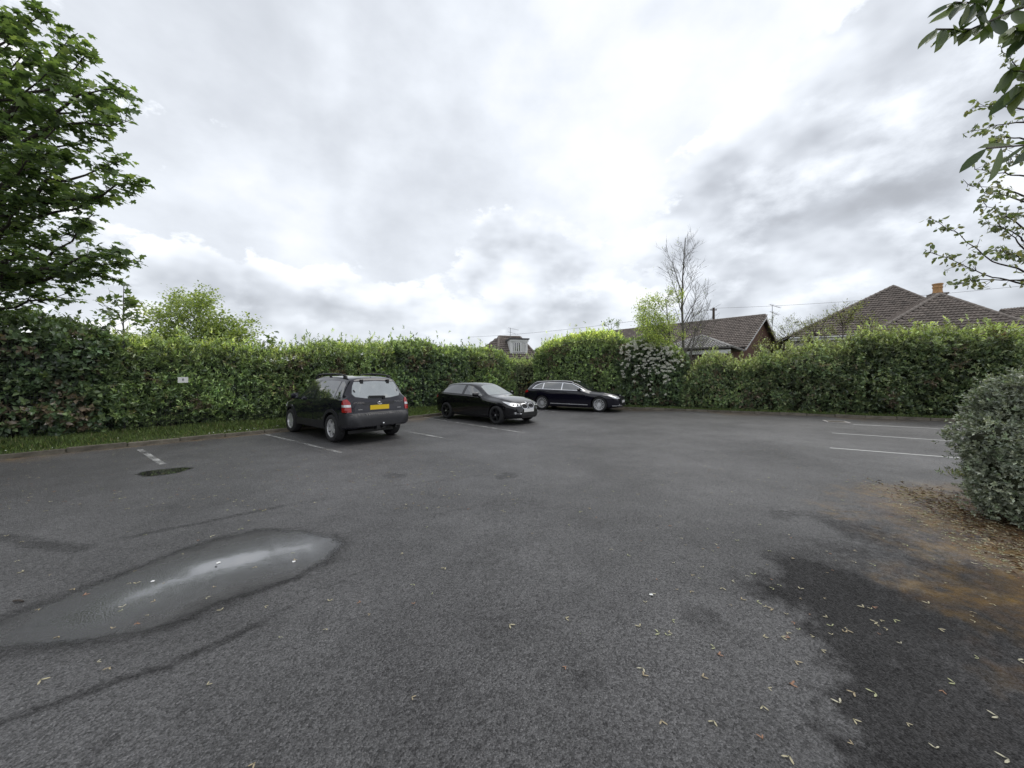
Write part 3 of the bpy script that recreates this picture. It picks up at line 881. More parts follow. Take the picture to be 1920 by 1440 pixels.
# yellow cable sagging in the gap
mb = MB(); mb.tube([P(974, 718, 23.5), P(980, 719.5, 23.4), P(987, 719, 23.3), P(993, 716, 23.2), P(998, 711, 23.2)], .014, 6)
tag(mb.build('cable', M['yellow_cable'], None, True), 'yellow cable sagging across the hedge gap', 'cable')

# ================================================================== houses


def v3(p): return Vector(p)


TILE_MESH = {}


def tile_mesh(w, l, mat, rolls=2, h=.045):
    """double-roman tile: x across, y up the slope, z out of the roof"""
    key = (w, l, mat.name)
    if key in TILE_MESH: return TILE_MESH[key]
    prof = []
    n = 4 * rolls
    for i in range(n + 1):
        x = -w / 2 + w * i / n
        prof.append((x, h * (1.0 if i % 4 in (1,) else (0.75 if i % 4 == 2 else 0.15))))
    vs, fs = [], []
    for y, lift in ((-l * .58, .075), (l * .5, .008)):
        vs += [(x, y, z + lift) for x, z in prof]
    vs += [(x, -l * .58, .0) for x, z in prof]
    k = n + 1
    for i in range(n):
        fs.append((i, i + 1, k + i + 1, k + i)); fs.append((2 * k + i, 2 * k + i + 1, i + 1, i))
    me = bpy.data.meshes.new('roof_tile'); me.from_pydata(vs, [], fs); me.update(); me.materials.append(mat)
    TILE_MESH[key] = me; return me


def point_in(poly, x, y):
    c = False; n = len(poly)
    for i in range(n):
        x1, y1 = poly[i]; x2, y2 = poly[(i + 1) % n]
        if (y1 > y) != (y2 > y) and x < (x2 - x1) * (y - y1) / (y2 - y1) + x1: c = not c
    return c


def tiled_plane(root, roof, pts, w, l, mat, budget, seed):
    """pts: eaves-left, eaves-right first (seen from outside), then the upper corners. returns tiles left in budget"""
    rng = random.Random(seed)
    pts = [v3(p) for p in pts]; ux = (pts[1] - pts[0]).normalized()
    nn = (pts[1] - pts[0]).cross(pts[-1] - pts[0]).normalized()
    if nn.z < 0: nn = -nn
    uy = nn.cross(ux).normalized()
    if uy.z < 0: uy = -uy
    ux = uy.cross(nn)
    O = pts[0]; poly = [((p - O).dot(ux), (p - O).dot(uy)) for p in pts]
    ymax = max(p[1] for p in poly); xmin = min(p[0] for p in poly); xmax = max(p[0] for p in poly)
    rest = MB(); me = tile_mesh(w, l, mat); Mx = Matrix((ux, uy, nn)).transposed()
    y = l * .4; out = []
    while y < ymax:
        x = xmin + w / 2
        while x < xmax:
            if point_in(poly, x, y): out.append((x, y))
            x += w
        y += l * .88
    for (x, y) in out:
        p = O + ux * x + uy * y + nn * 0.012
        tilt = rng.uniform(-.012, .012); Mt = Mx @ Matrix.Rotation(tilt, 3, 'Z')
        if budget[0] > 0 and budget[1](p):
            o = bpy.data.objects.new('roof_tile', me); COL.objects.link(o); o.parent = roof
            o.matrix_local = Matrix.Translation(p - root.location) @ Mt.to_4x4(); budget[0] -= 1
        else:
            rest.add([Mt @ v.co + p - root.location for v in me.vertices], [tuple(q.vertices) for q in me.polygons])
    if rest.v:
        o = link('tiling', rest.mesh('tiling'), roof, mat); o['kind'] = 'stuff'


def caps(root, roof, a, b, mat, r=.11, step=.42):
    a = v3(a) - root.location; b = v3(b) - root.location; n = max(1, int((b - a).length / step)); d = (b - a) / n
    mb = MB()
    mb.tube([Vector((0, 0, 0)), d * .97], [r, r * .93], 8); me = mb.mesh('ridge_tile', True, 1.0); me.materials.append(mat)
    for i in range(n):
        o = bpy.data.objects.new('ridge_tile', me); COL.objects.link(o); o.parent = roof; o.location = a + d * i


def poly_obj(name, faces, mat, root, parent):
    mb = MB()
    for f in faces:
        mb.add([v3(p) - root.location for p in f], [tuple(range(len(f)))])
    return mb.build(name, mat, parent)


def gutter(root, a, b, mat, name='gutter', r=.055):
    mb = MB(); mb.tube([v3(a) - root.location, v3(b) - root.location], r, 8); return mb.build(name, mat, root, True)


def bounds_cam(p):   # nothing filtered; the loop order keeps the visible slopes first
    return True


# ---- right-hand house with two hipped roofs
def house_right():
    U = Vector((*B, 0)); V = Vector((*NB, 0))
    BL2 = P(1636, 634, 21.0); BL2.z = 4.02
    w2 = 6.0; BR2 = BL2 + U * w2
    ap2 = P(1762, 553, 22.6)
    back2 = ap2 + V * 4.5
    root = empty('tiled_house', (*(BL2 + U * 3 + V * 4).xy, 0)); tag(root, 'brown tiled house with twin hipped roofs and a clay chimney pot', 'house')
    BL1 = P(1478, 640, 25.5); BL1.z = 4.3
    w1 = 9.6; BR1 = BL1 + U * w1
    ap1 = P(1675, 538, 27.0); back1 = ap1 + V * 6
    EBL1 = BL1 + V * 9; EBR1 = BR1 + V * 9
    EBL2 = BL2 + V * 6; EBR2 = BR2 + V * 6
    # walls
    mb = MB()
    for (a, b, c, d) in ((BL1, BR1, EBR1, EBL1), (BL2, BR2, EBR2, EBL2)):
        ins = 0.35; cc = (a + b + c + d) / 4
        q = [(p + (cc - p).normalized() * ins * 1.3) - root.location for p in (a, b, c, d)]
        zt = a.z - .05
        vs = [(p.x, p.y, 0) for p in q] + [(p.x, p.y, zt) for p in q]
        mb.add(vs, [(i, (i + 1) % 4, 4 + (i + 1) % 4, 4 + i) for i in range(4)])
    mb.build('wall', M['render'], root)
    n1 = poly_obj('roof', [(BL1, BR1, ap1), (BR1, EBR1, back1, ap1), (EBL1, BL1, ap1, back1), (EBR1, EBL1, back1)], M['tile'], root, root)
    n1.name = 'roof'; tag(n1, 'taller hipped roof at the back')
    n2 = poly_obj('roof', [(BL2, BR2, ap2), (BR2, EBR2, back2, ap2), (EBL2, BL2, ap2, back2)], M['tile'], root, root); tag(n2, 'lower hipped roof in front')
    tw, tl = .34, .36
    bud = [170, bounds_cam]
    tiled_plane(root, n2, (BL2, BR2, ap2), tw, tl, M['tile'], bud, 1)
    bud = [0, bounds_cam]
    tiled_plane(root, n2, (EBL2, BL2, ap2, back2), tw, tl, M['tile'], bud, 2)
    bud = [130, lambda p: (p - ap1).dot(U) < 3.0]
    tiled_plane(root, n1, (BL1, BR1, ap1), tw, tl, M['tile'], bud, 3)
    bud[0] = 0
    tiled_plane(root, n1, (EBL1, BL1, ap1, back1), tw, tl, M['tile'], bud, 4)
    for (rf, a, b) in ((n1, BL1, ap1), (n1, BR1, ap1), (n1, ap1, back1), (n2, BL2, ap2), (n2, BR2, ap2), (n2, ap2, back2)):
        up = Vector((0, 0, .05)); caps(root, rf, a + up, b + up, M['ridge'])
    # fascia and gutter
    for a, b in ((BL2, BR2), (BL1, BR1), (BR2, EBR2)):
        dn = Vector((0, 0, -.06)); ou = -V * .06
        gutter(root, a + dn + ou, b + dn + ou, M['upvc'])
        mb = MB(); mb.beam(a - root.location + Vector((0, 0, -.16)) + V * .05, b - root.location + Vector((0, 0, -.16)) + V * .05, .03, .2); mb.build('fascia', M['upvc'], root)
    # chimney
    c = P(1758, 556, 23.4) - root.location
    mb = MB(); mb.box(c + Vector((0, 0, -.55)), (.62, .62, 1.3), math.atan2(B[1], B[0])); ch = mb.build('chimney', M['brick'], root)
    mb = MB(); mb.box(c + Vector((0, 0, .13)), (.74, .74, .09), math.atan2(B[1], B[0])); mb.build('chimney_cap', M['ridge'], ch)
    mb = MB(); mb.lathe([(.20, .17), (.235, .18), (.235, .27), (.215, .29), (.21, .52), (.24, .53), (.24, .60), (.215, .61), (.215, .72), (.25, .73), (.25, .80), (.19, .80), (.18, .2)], 16, 'Z', c)
    mb.build('chimney_pot', M['terracotta'], ch, True, .5)


house_right()


# ---- long bungalow behind the bare tree
def bungalow():
    U = Vector((.66, -.75, 0)).normalized(); V = Vector((.75, .66, 0)).normalized()
    ap = P(1436, 592, 28.0); LEN = 15.5; hw = 4.6; drop = 2.6
    root = empty('bungalow', (*(ap - U * LEN / 2).xy, 0)); tag(root, 'long brown roofed bungalow with white gable boards behind the bare tree', 'house')
    ap0 = ap - U * LEN
    FL, FR = ap0 - V * hw - Vector((0, 0, drop)), ap - V * hw - Vector((0, 0, drop))
    BLq, BRq = ap0 + V * hw - Vector((0, 0, drop)), ap + V * hw - Vector((0, 0, drop))
    rf = poly_obj('roof', [(FL, FR, ap, ap0), (BRq, BLq, ap0, ap)], M['tile'], root, root)
    # tile courses as stepped strips
    mb = MB(); slope = (ap - FR); n = 15
    nn = U.cross(slope).normalized()
    if nn.z < 0: nn = -nn
    tiled_plane(root, rf, (FL, FR, ap, ap0), .34, .36, M['tile'], [0, bounds_cam], 7)
    caps(root, rf, ap0 + Vector((0, 0, .05)), ap + Vector((0, 0, .05)), M['ridge'], .12, .45)
    # gable wall and body
    ins = .3
    g = [FR - U * ins + V * ins, BRq - U * ins - V * ins, ap - U * ins - Vector((0, 0, .2))]
    l = [p - U * (LEN - 2 * ins) for p in g]
    mb = MB(); z0 = lambda p: Vector((p.x, p.y, 0)); o_ = root.location
    mb.add([z0(g[0]) - o_, z0(g[1]) - o_, g[1] - o_, g[2] - o_, g[0] - o_], [(0, 1, 2, 3, 4)])
    mb.add([z0(l[0]) - o_, z0(l[1]) - o_, l[1] - o_, l[2] - o_, l[0] - o_], [(4, 3, 2, 1, 0)])
    mb.add([z0(l[0]) - o_, z0(g[0]) - o_, g[0] - o_, l[0] - o_], [(0, 1, 2, 3)]); mb.add([z0(l[1]) - o_, z0(g[1]) - o_, g[1] - o_, l[1] - o_], [(3, 2, 1, 0)])
    mb.build('wall', M['brick'], root)
    for q in (FR, BRq):
        mb = MB(); a = q - o_ + U * .02 - Vector((0, 0, .10)); b = ap - o_ + U * .02 - Vector((0, 0, .10)); mb.beam(a, b, .05, .24, (0, 0, 1)); mb.build('bargeboard', M['upvc'], root)
    gutter(root, FL - V * .06, FR - V * .06, M['gutter'])
    aerial(P(1448, 598, 30.5), 'television aerial on the bungalow by the white gable', 1.15)


def aerial(p, label, h):
    root = empty('television_aerial', p); tag(root, label, 'aerial')
    mb = MB(); mb.tube([(0, 0, -.9), (0, 0, h)], .022, 6); mb.build('mast', M['alu'], root)
    for zz, rz in ((h - .05, .3), (h * .45, .45)):
        b_ = MB(); c, s = math.cos(rz), math.sin(rz)
        b_.tube([(-.25 * c, -.25 * s, zz + .06), (.9 * c, .9 * s, zz - .16)], .014, 5); bo = b_.build('boom', M['alu'], root)
        e = MB()
        for i in range(7):
            f = -.2 + i * .17; x, y = f * c, f * s; z_ = zz + .045 - f * .19
            e.tube([(x + .17 * s, y - .17 * c, z_), (x - .17 * s, y + .17 * c, z_)], .008, 4)
        e.build('elements', M['alu'], bo)


bungalow()


# ---- pale grey hipped garage roof under the ash trees
def garage():
    a = P(1236, 668, 22.6); b = P(1370, 648, 20.2); a.z = b.z = 3.22
    U = (b - a).normalized(); V = Vector((-U.y, U.x, 0))
    w = (b - a).length
    c = b + V * 4.5; d = a + V * 4.5
    r0 = a + U * 1.9 + V * 2.2; r1 = b - U * 1.9 + V * 2.2; r0.z = r1.z = 4.12
    root = empty('garage', (*((a + c) / 2).xy, 0)); tag(root, 'low outbuilding with a pale grey hipped roof behind the bare tree', 'garage')
    rf = poly_obj('roof', [(a, b, r1, r0), (b, c, r1), (c, d, r0, r1), (d, a, r0)], M['tile_grey'], root, root)
    tiled_plane(root, rf, (a, b, r1, r0), .30, .30, M['tile_grey'], [0, bounds_cam], 9)
    tiled_plane(root, rf, (b, c, r1), .30, .30, M['tile_grey'], [0, bounds_cam], 10)
    for p, q in ((a, r0), (b, r1), (r0, r1)): caps(root, rf, p + Vector((0, 0, .04)), q + Vector((0, 0, .04)), M['tile_grey'], .08)
    gutter(root, a - V * .07 - Vector((0, 0, .04)), b - V * .07 - Vector((0, 0, .04)), M['gutter'])
    mb = MB(); mb.beam(a - root.location - Vector((0, 0, .22)), b - root.location - Vector((0, 0, .22)), .04, .22); mb.build('fascia', M['upvc'], root)
    q = [a + (U + V) * .3, b + (V - U) * .3, c - (U + V) * .3, d + (U - V) * .3]; mb = MB()
    mb.add([(p.x - root.location.x, p.y - root.location.y, 0) for p in q] + [(p.x - root.location.x, p.y - root.location.y, 3.15) for p in q], [(i, (i + 1) % 4, 4 + (i + 1) % 4, 4 + i) for i in range(4)])
    mb.build('wall', M['brick'], root)


garage()


# ---- dormer house in the gap of the hedge
def dormer_house():
    D = 40.0
    fl, fr, bl = P(934, 678, 36.0), P(1012, 674, 36.8), P(868, 672, 41.5)
    zE = 3.35; fl.z = fr.z = bl.z = zE
    br = fr + (bl - fl); U = (fr - fl).normalized(); V = Vector((-U.y, U.x, 0))
    rl, rr = P(935, 632, 39.4), P(975, 634, 39.8); rr.z = rl.z
    root = empty('dormer_house', (*((fl + br) / 2).xy, 0)); tag(root, 'distant brown roofed house with a white dormer window above the hedge', 'house'); o_ = root.location
    rf = poly_obj('roof', [(fl, fr, rr, rl), (br, bl, rl, rr), (bl, fl, rl), (fr, br, rr)], M['tile'], root, root)
    tiled_plane(root, rf, (fl, fr, rr, rl), .4, .42, M['tile'], [0, bounds_cam], 12)
    tiled_plane(root, rf, (bl, fl, rl), .4, .42, M['tile'], [0, bounds_cam], 13)
    for a, b in ((fl, rl), (rl, rr), (fr, rr)): caps(root, rf, a + Vector((0, 0, .05)), b + Vector((0, 0, .05)), M['ridge'], .13, .5)
    q = [fl, fr, br, bl]; c = sum(q, Vector()) / 4; q = [p + (c - p).normalized() * .5 for p in q]; mb = MB()
    mb.add([(p.x - o_.x, p.y - o_.y, 0) for p in q] + [(p.x - o_.x, p.y - o_.y, p.z) for p in q], [(i, (i + 1) % 4, 4 + (i + 1) % 4, 4 + i) for i in range(4)])
    mb.build('wall', M['brick'], root)
    # dormer box: front face between columns 957 and 987
    f0 = P(957, 663, 36.9); f1 = f0 + U * 1.75; top = CH + (HZ - 636) / F * 36.9
    e0 = f0 + V * 3.0; e1 = f1 + V * 3.0
    dm = MB(); z = lambda p, h: Vector((p.x, p.y, h)) - o_
    dm.add([z(f0, f0.z), z(f1, f0.z), z(f1, top), z(f0, top), z(e0, f0.z), z(e1, f0.z), z(e1, top), z(e0, top)], [(0, 1, 2, 3), (4, 0, 3, 7), (1, 5, 6, 2), (4, 7, 6, 5)])
    d = dm.build('dormer', M['upvc'], root)
    mb = MB(); cc = (f0 + e1) / 2; mb.box(Vector((cc.x, cc.y, top + .05)) - o_ - V * .1, (2.05, 3.2, .12), math.atan2(U.y, U.x)); mb.build('flat_roof', M['lead'], d)
    mb = MB(); cc = (f0 + f1) / 2; mb.box(Vector((cc.x, cc.y, top - .12)) - o_ - V * .06, (1.9, .08, .2), math.atan2(U.y, U.x)); mb.build('fascia', M['upvc'], d)
    for (u0, u1) in ((.28, .98), (1.1, 1.5)):
        a = f0 + U * u0 - V * .03; b = f0 + U * u1 - V * .03; zb, zt = f0.z + .22, top - .34
        mb = MB(); mb.box(Vector(((a.x + b.x) / 2, (a.y + b.y) / 2, (zb + zt) / 2)) - o_ - V * .0, (u1 - u0, .05, zt - zb), math.atan2(U.y, U.x)); w = mb.build('window', M['glass'], root)
        mb = MB(); rz = math.atan2(U.y, U.x); m_ = Vector(((a.x + b.x) / 2, (a.y + b.y) / 2, 0)) - o_ - V * .03
        for zz in (zb - .03, zt + .03): mb.box(Vector((m_.x, m_.y, zz)), (u1 - u0 + .12, .08, .06), rz)
        for s_ in (-1, 1): mb.box(m_ + U * s_ * ((u1 - u0) / 2 + .03) + Vector((0, 0, (zb + zt) / 2)), (.06, .08, zt - zb - .001), rz)
        mb.build('frame', M['upvc'], w)
        mb = MB()
        for k in range(3): mb.box(m_ + U * (-.22 + k * .2) * (u1 - u0) / .7 + V * .012 + Vector((0, 0, (zb + zt) / 2)), (.09, .03, zt - zb - .06), rz)
        mb.build('curtain', M['white_sign'], w)
    aerial(P(957, 631, D - 1), 'small aerial on the distant dormer house', .9)


dormer_house()

# far roof at the right edge
def far_roof():
    a, b = P(1876, 592, 33), P(2010, 575, 30); a.z = b.z = 7.6
    root = empty('far_house', (*((a + b) / 2).xy, 0)); tag(root, 'dark roof of a farther house at the right edge beyond the tiled house', 'house'); o_ = root.location
    V = Vector((*NB, 0)); fl, fr = a - V * 4 - Vector((0, 0, 2.4)), b - V * 4 - Vector((0, 0, 2.4)); bl, br = a + V * 4 - Vector((0, 0, 2.4)), b + V * 4 - Vector((0, 0, 2.4))
    rf = poly_obj('roof', [(fl, fr, b, a), (br, bl, a, b), (bl, fl, a), (fr, br, b)], M['tile'], root, root)
    tiled_plane(root, rf, (fl, fr, b, a), .34, .36, M['tile'], [0, bounds_cam], 14)
    q = [p + ((a + b) / 2 - p).normalized() * .6 for p in (fl, fr, br, bl)]; mb = MB()
    mb.add([(p.x - o_.x, p.y - o_.y, 0) for p in q] + [(p.x - o_.x, p.y - o_.y, 5.3) for p in q], [(i, (i + 1) % 4, 4 + (i + 1) % 4, 4 + i) for i in range(4)]); mb.build('wall', M['render'], root)


far_roof()

# utility pole and its lines
pl = P(1338, 577, 42.0)
up = empty('utility_pole', (pl.x, pl.y, 0)); tag(up, 'dark wooden telegraph pole behind the bungalow roof', 'utility pole')
mb = MB(); mb.tube([(0, 0, -.05), (0, 0, pl.z * .6), (0, 0, pl.z)], [.16, .14, .12], 10); mb.build('pole', M['wood'], up, True)
mb = MB(); mb.box((0, 0, pl.z - .25), (.7, .09, .09)); mb.build('crossarm', M['wood'], up)
for s_ in (-.28, .28):
    mb = MB(); mb.lathe([(.0, pl.z - .2), (.04, pl.z - .19), (.05, pl.z - .12), (.03, pl.z - .07), (.0, pl.z - .06)], 8, 'Z', (s_, 0, 0)); mb.build('insulator', M['upvc'], up)


def cable(a, b, sag, label, r=.013):
    pts = []
    for i in range(15):
        f = i / 14; p = a.lerp(b, f); p.z -= sag * 4 * f * (1 - f); pts.append(p)
    mb = MB(); mb.tube(pts, r, 4); tag(mb.build('overhead_cable', M['wire']), label, 'cable')


cable(P(1338, 578, 42), P(2000, 527, 31), .35, 'thin overhead cable running right from the telegraph pole')
cable(P(1338, 580, 42), P(880, 632, 70), .5, 'thin overhead cable running left from the telegraph pole', .018)

# ================================================================== cars


def pchip(tab):
    xs = [p[0] for p in tab]; ys = [p[1] for p in tab]
    n = len(xs); h = [xs[i + 1] - xs[i] for i in range(n - 1)]; dl = [(ys[i + 1] - ys[i]) / h[i] for i in range(n - 1)]
    m = [0.0] * n; m[0] = dl[0]; m[-1] = dl[-1]
    for i in range(1, n - 1):
        if dl[i - 1] * dl[i] > 0:
            w1 = 2 * h[i] + h[i - 1]; w2 = h[i] + 2 * h[i - 1]; m[i] = (w1 + w2) / (w1 / dl[i - 1] + w2 / dl[i])

    def f(x):
        if x <= xs[0]: return ys[0]
        if x >= xs[-1]: return ys[-1]
        i = max(k for k in range(n) if xs[k] <= x); i = min(i, n - 2)
        t = (x - xs[i]) / h[i]
        return ((1 + 2 * t) * (1 - t) ** 2) * ys[i] + t * (1 - t) ** 2 * h[i] * m[i] + t * t * (3 - 2 * t) * ys[i + 1] + t * t * (t - 1) * h[i] * m[i + 1]
    return f


def chaikin(p, it):
    for _ in range(it):
        q = [p[0]]
        for a, b in zip(p[:-1], p[1:]):
            q.append((a[0] * .75 + b[0] * .25, a[1] * .75 + b[1] * .25)); q.append((a[0] * .25 + b[0] * .75, a[1] * .25 + b[1] * .75))
        q.append(p[-1]); p = q
    return p


def lerp(a, b, t): return a + (b - a) * t


class Car:
    def __init__(s, name, label, prof, wid, belt, bot, axles, wr, arch, tumble, paint, loc, heading):
        s.L = prof[-1][0]; s.paint = paint; s.axles = axles; s.wr = wr
        s.root = empty(name, loc, heading); tag(s.root, label, 'car', None)
        zc = pchip(prof); wf = pchip(wid); bf = pchip(belt); bo = pchip(bot)
        # stations along the arc of the centre line
        pts = []; n = 1200
        xs_ = [s.L * i / n for i in range(n + 1)]
        acc = [0]
        for a, b in zip(xs_[:-1], xs_[1:]):
            acc.append(acc[-1] + math.hypot(b - a, zc(b) - zc(a)))
        st = []; K = 120; j = 0
        for k in range(K + 1):
            tgt = acc[-1] * k / K
            while j < n and acc[j + 1] < tgt: j += 1
            f = (tgt - acc[j]) / max(1e-9, acc[min(j + 1, n)] - acc[j]) if j < n else 0
            st.append(min(s.L, xs_[j] + f * (s.L / n)))
        rings = []
        for x in st:
            zt, W, zb = zc(x), wf(x), bo(x); zt = max(zt, zb + .12)
            zs = min(bf(x), zb + .80 * (zt - zb)); zm = zb + .52 * (zs - zb)
            k = min(1, max(0, (zt - zs) / .38)); k = k * k * (3 - 2 * k)
            wr_ = lerp(W * .80, W - tumble, k); zr = lerp(zt - .035, zt - .085, k)
            sec = [(0, zb), (W * .6, zb), (W - .07, zb), (W - .022, zb + .06), (W - .002, zm), (W, lerp(zm, zs, .6)), (W * .993, zs - .05), (W * .975, zs + .005),
                   (lerp(W * .97, wr_, .5) + .012 * k, lerp(zs, zr, .5)), (wr_ + .01, zr - .03 * k), (wr_ * .93, zt - .035 * k - .012), (wr_ * .6, zt - .008), (wr_ * .25, zt), (0, zt)]
            h = chaikin(sec, 2)
            full = [(x, y, z) for y, z in h] + [(x, -y, z) for y, z in reversed(h[1:-1])]
            rings.append(full)
        m = len(rings[0]); v = [p for r in rings for p in r]; f = []
        for i in range(len(rings) - 1):
            for j in range(m):
                j2 = (j + 1) % m; f.append((i * m + j, i * m + j2, (i + 1) * m + j2, (i + 1) * m + j))
        f.append(tuple(range(m))); f.append(tuple((len(rings) - 1) * m + j for j in reversed(range(m))))
        s.bvh = BVHTree.FromPolygons(v, f)
        mb = MB(); mb.v = v; mb.f = f; me = mb.mesh('body')
        body = link('body', me, s.root, paint); s.body = body
        # wheel arches
        cut = []
        for ax in axles:
            for sg_ in (-1, 1):
                c = MB(); y0 = sg_ * (wf(ax) - .30); y1 = sg_ * (wf(ax) + .3)
                c.lathe([(0.0, y0), (arch, y0), (arch, y1), (0.0, y1)], 40, 'Y', (ax, 0, wr))
                bm = bmesh.new(); mm = c.mesh('c'); bm.from_mesh(mm); bmesh.ops.remove_doubles(bm, verts=bm.verts, dist=1e-5)
                bmesh.ops.recalc_face_normals(bm, faces=bm.faces); bm.to_mesh(mm); bm.free()
                co = bpy.data.objects.new('c', mm); COL.objects.link(co); co.matrix_world = s.root.matrix_basis; cut.append(co)
        bpy.context.view_layer.update()
        for co in cut:
            md = body.modifiers.new('b', 'BOOLEAN'); md.object = co; md.operation = 'DIFFERENCE'; md.solver = 'EXACT'
        dg = bpy.context.evaluated_depsgraph_get()
        nm = bpy.data.meshes.new_from_object(body.evaluated_get(dg)); body.modifiers.clear(); body.data = nm
        for co in cut: bpy.data.objects.remove(co)
        nm.materials.clear(); nm.materials.append(paint)
        nm.polygons.foreach_set('use_smooth', np.ones(len(nm.polygons), bool)); nm.set_sharp_from_angle(angle=R(32)); nm.update()

    def ray(s, plane, a, b):
        if plane == 'L': o, d = Vector((a, 4, b)), Vector((0, -1, 0))
        elif plane == 'R': o, d = Vector((a, -4, b)), Vector((0, 1, 0))
        elif plane == 'B': o, d = Vector((-3, a, b)), Vector((1, 0, 0))
        elif plane == 'F': o, d = Vector((s.L + 3, a, b)), Vector((-1, 0, 0))
        elif plane == 'X':
            dd, u = s._d; o = u * a + Vector((0, 0, b)) + dd * 8; d = -dd
        else: o, d = Vector((a, b, 5)), Vector((0, 0, -1))
        h = s.bvh.ray_cast(o, d)
        if h[0] is None:
            h = s.bvh.find_nearest(o + d * 3.2)
        n = h[1]
        if n.dot(d) > 0: n = -n
        return h[0], n

    def patch(s, name, plane, poly, mat, off=.004, thick=.012, parent=None, res=.09, smooth=True):
        polys = poly if isinstance(poly[0][0], (tuple, list)) else [poly]
        planes = plane if isinstance(plane, (tuple, list)) else [plane] * len(polys)
        bm = bmesh.new()
        for pl_, po in zip(planes, polys):
            q = []
            for (a, b) in zip(po, po[1:] + po[:1]):
                n = max(1, int(math.hypot(b[0] - a[0], b[1] - a[1]) / res))
                q += [(lerp(a[0], b[0], k / n), lerp(a[1], b[1], k / n)) for k in range(n)]
            t = bmesh.new(); t.faces.new([t.verts.new((p[0], p[1], 0)) for p in q])
            bmesh.ops.triangulate(t, faces=t.faces)
            for _ in range(4):
                es = [e for e in t.edges if e.calc_length() > res * 1.4]
                if not es: break
                bmesh.ops.subdivide_edges(t, edges=es, cuts=1); bmesh.ops.triangulate(t, faces=t.faces)
            mp = {}; nrm = {}
            for vv in t.verts:
                h, n = s.ray(pl_, vv.co.x, vv.co.y); nv = bm.verts.new(h + n * off); mp[vv] = nv; nrm[nv] = n
            newf = []
            for fc in t.faces:
                try: newf.append(bm.faces.new([mp[vv] for vv in fc.verts]))
                except ValueError: pass
            for e in t.edges:
                if len(e.link_faces) == 1:
                    a, b = mp[e.verts[0]], mp[e.verts[1]]
                    for w in (a, b):
                        if ('r', w) not in mp: mp[('r', w)] = bm.verts.new(w.co - nrm[w] * (off + thick))
                    try: bm.faces.new([a, b, mp[('r', b)], mp[('r', a)]])
                    except ValueError: pass
            t.free()
        bmesh.ops.recalc_face_normals(bm, faces=bm.faces)
        me = bpy.data.meshes.new(name); bm.to_mesh(me); bm.free()
        # orient outward
        acc = 0.0; cx = s.L / 2
        for p_ in me.polygons: acc += p_.normal.dot(p_.center - Vector((cx, 0, .7))) * p_.area
        if acc < 0: me.flip_normals()
        if smooth:
            me.polygons.foreach_set('use_smooth', np.ones(len(me.polygons), bool)); me.set_sharp_from_angle(angle=R(40))
        me.update()
        return link(name, me, parent or s.root, mat)

    def lamp(s, name, d, pts3, mat, off=.008, parent=None, res=.045):
        d = Vector(d).normalized(); u = Vector((0, 0, 1)).cross(d); s._d = (d, u)
        return s.patch(name, 'X', [(Vector(p).dot(u), p[2]) for p in pts3], mat, off=off, parent=parent, res=res)

    def both(s, name, poly, mat, **kw):
        return [s.patch(name, 'L', poly, mat, **kw), s.patch(name, 'R', poly, mat, **kw)]

    def line(s, plane, pts, w):
        """closed outline polygon of a strip following pts"""
        l, r = [], []
        for i, p in enumerate(pts):
            a = pts[max(0, i - 1)]; b = pts[min(len(pts) - 1, i + 1)]; d = math.hypot(b[0] - a[0], b[1] - a[1]); nx, ny = -(b[1] - a[1]) / d * w / 2, (b[0] - a[0]) / d * w / 2
            l.append((p[0] + nx, p[1] + ny)); r.append((p[0] - nx, p[1] - ny))
        return l + r[::-1]

    def arch_ring(s, ax, r0, r1, a0=-8, a1=188, n=22):
        o = [(ax + r1 * math.cos(R(lerp(a0, a1, i / n))), s.wr + r1 * math.sin(R(lerp(a0, a1, i / n)))) for i in range(n + 1)]
        i_ = [(ax + r0 * math.cos(R(lerp(a0, a1, i / n))), s.wr + r0 * math.sin(R(lerp(a0, a1, i / n)))) for i in range(n + 1)]
        return o + i_[::-1]

    def wheels(s, track, width, rim_r, style, rim_mat):
        r = s.wr
        ty = MB(); w = width
        ty.lathe([(rim_r - .012, -w / 2 + .02), (rim_r + .004, -w / 2 + .004), (r - .035, -w / 2), (r - .010, -w / 2 + .022), (r, -w / 4), (r, w / 4), (r - .010, w / 2 - .022), (r - .035, w / 2),
                  (rim_r + .004, w / 2 - .004), (rim_r - .012, w / 2 - .02)], 40)
        tyre = ty.mesh('tyre', True, .9); tyre.materials.append(M['rubber'])
        rm = MB(); yo = w / 2 - .012
        rm.lathe([(rim_r, yo - .006), (rim_r, yo), (rim_r - .018, yo - .002), (rim_r - .026, yo - .03), (rim_r - .05, -w / 2 + .05)], 40)

        def spoke(a, r0, r1, w0, w1, y0, y1, th=.022):
            ca, sa = math.cos(a), math.sin(a); vs = []
            for (rr, ww, yy) in ((r0, w0, y0), ((r0 + r1) / 2, (w0 + w1) / 2 * .92, (y0 + y1) / 2 + .008), (r1, w1, y1)):
                for (dw, dy) in ((-.5, 0), (.5, 0), (.5, -th), (-.5, -th)):
                    x = rr; t_ = ww * dw; vs.append((x * ca - t_ * sa, yy + dy, x * sa + t_ * ca))
            fs = []
            for k in range(2):
                for q in range(4): fs.append((k * 4 + q, k * 4 + (q + 1) % 4, k * 4 + 4 + (q + 1) % 4, k * 4 + 4 + q))
            fs += [(0, 3, 2, 1), (8, 9, 10, 11)]
            rm.add(vs, fs)
        y_h = yo - .030
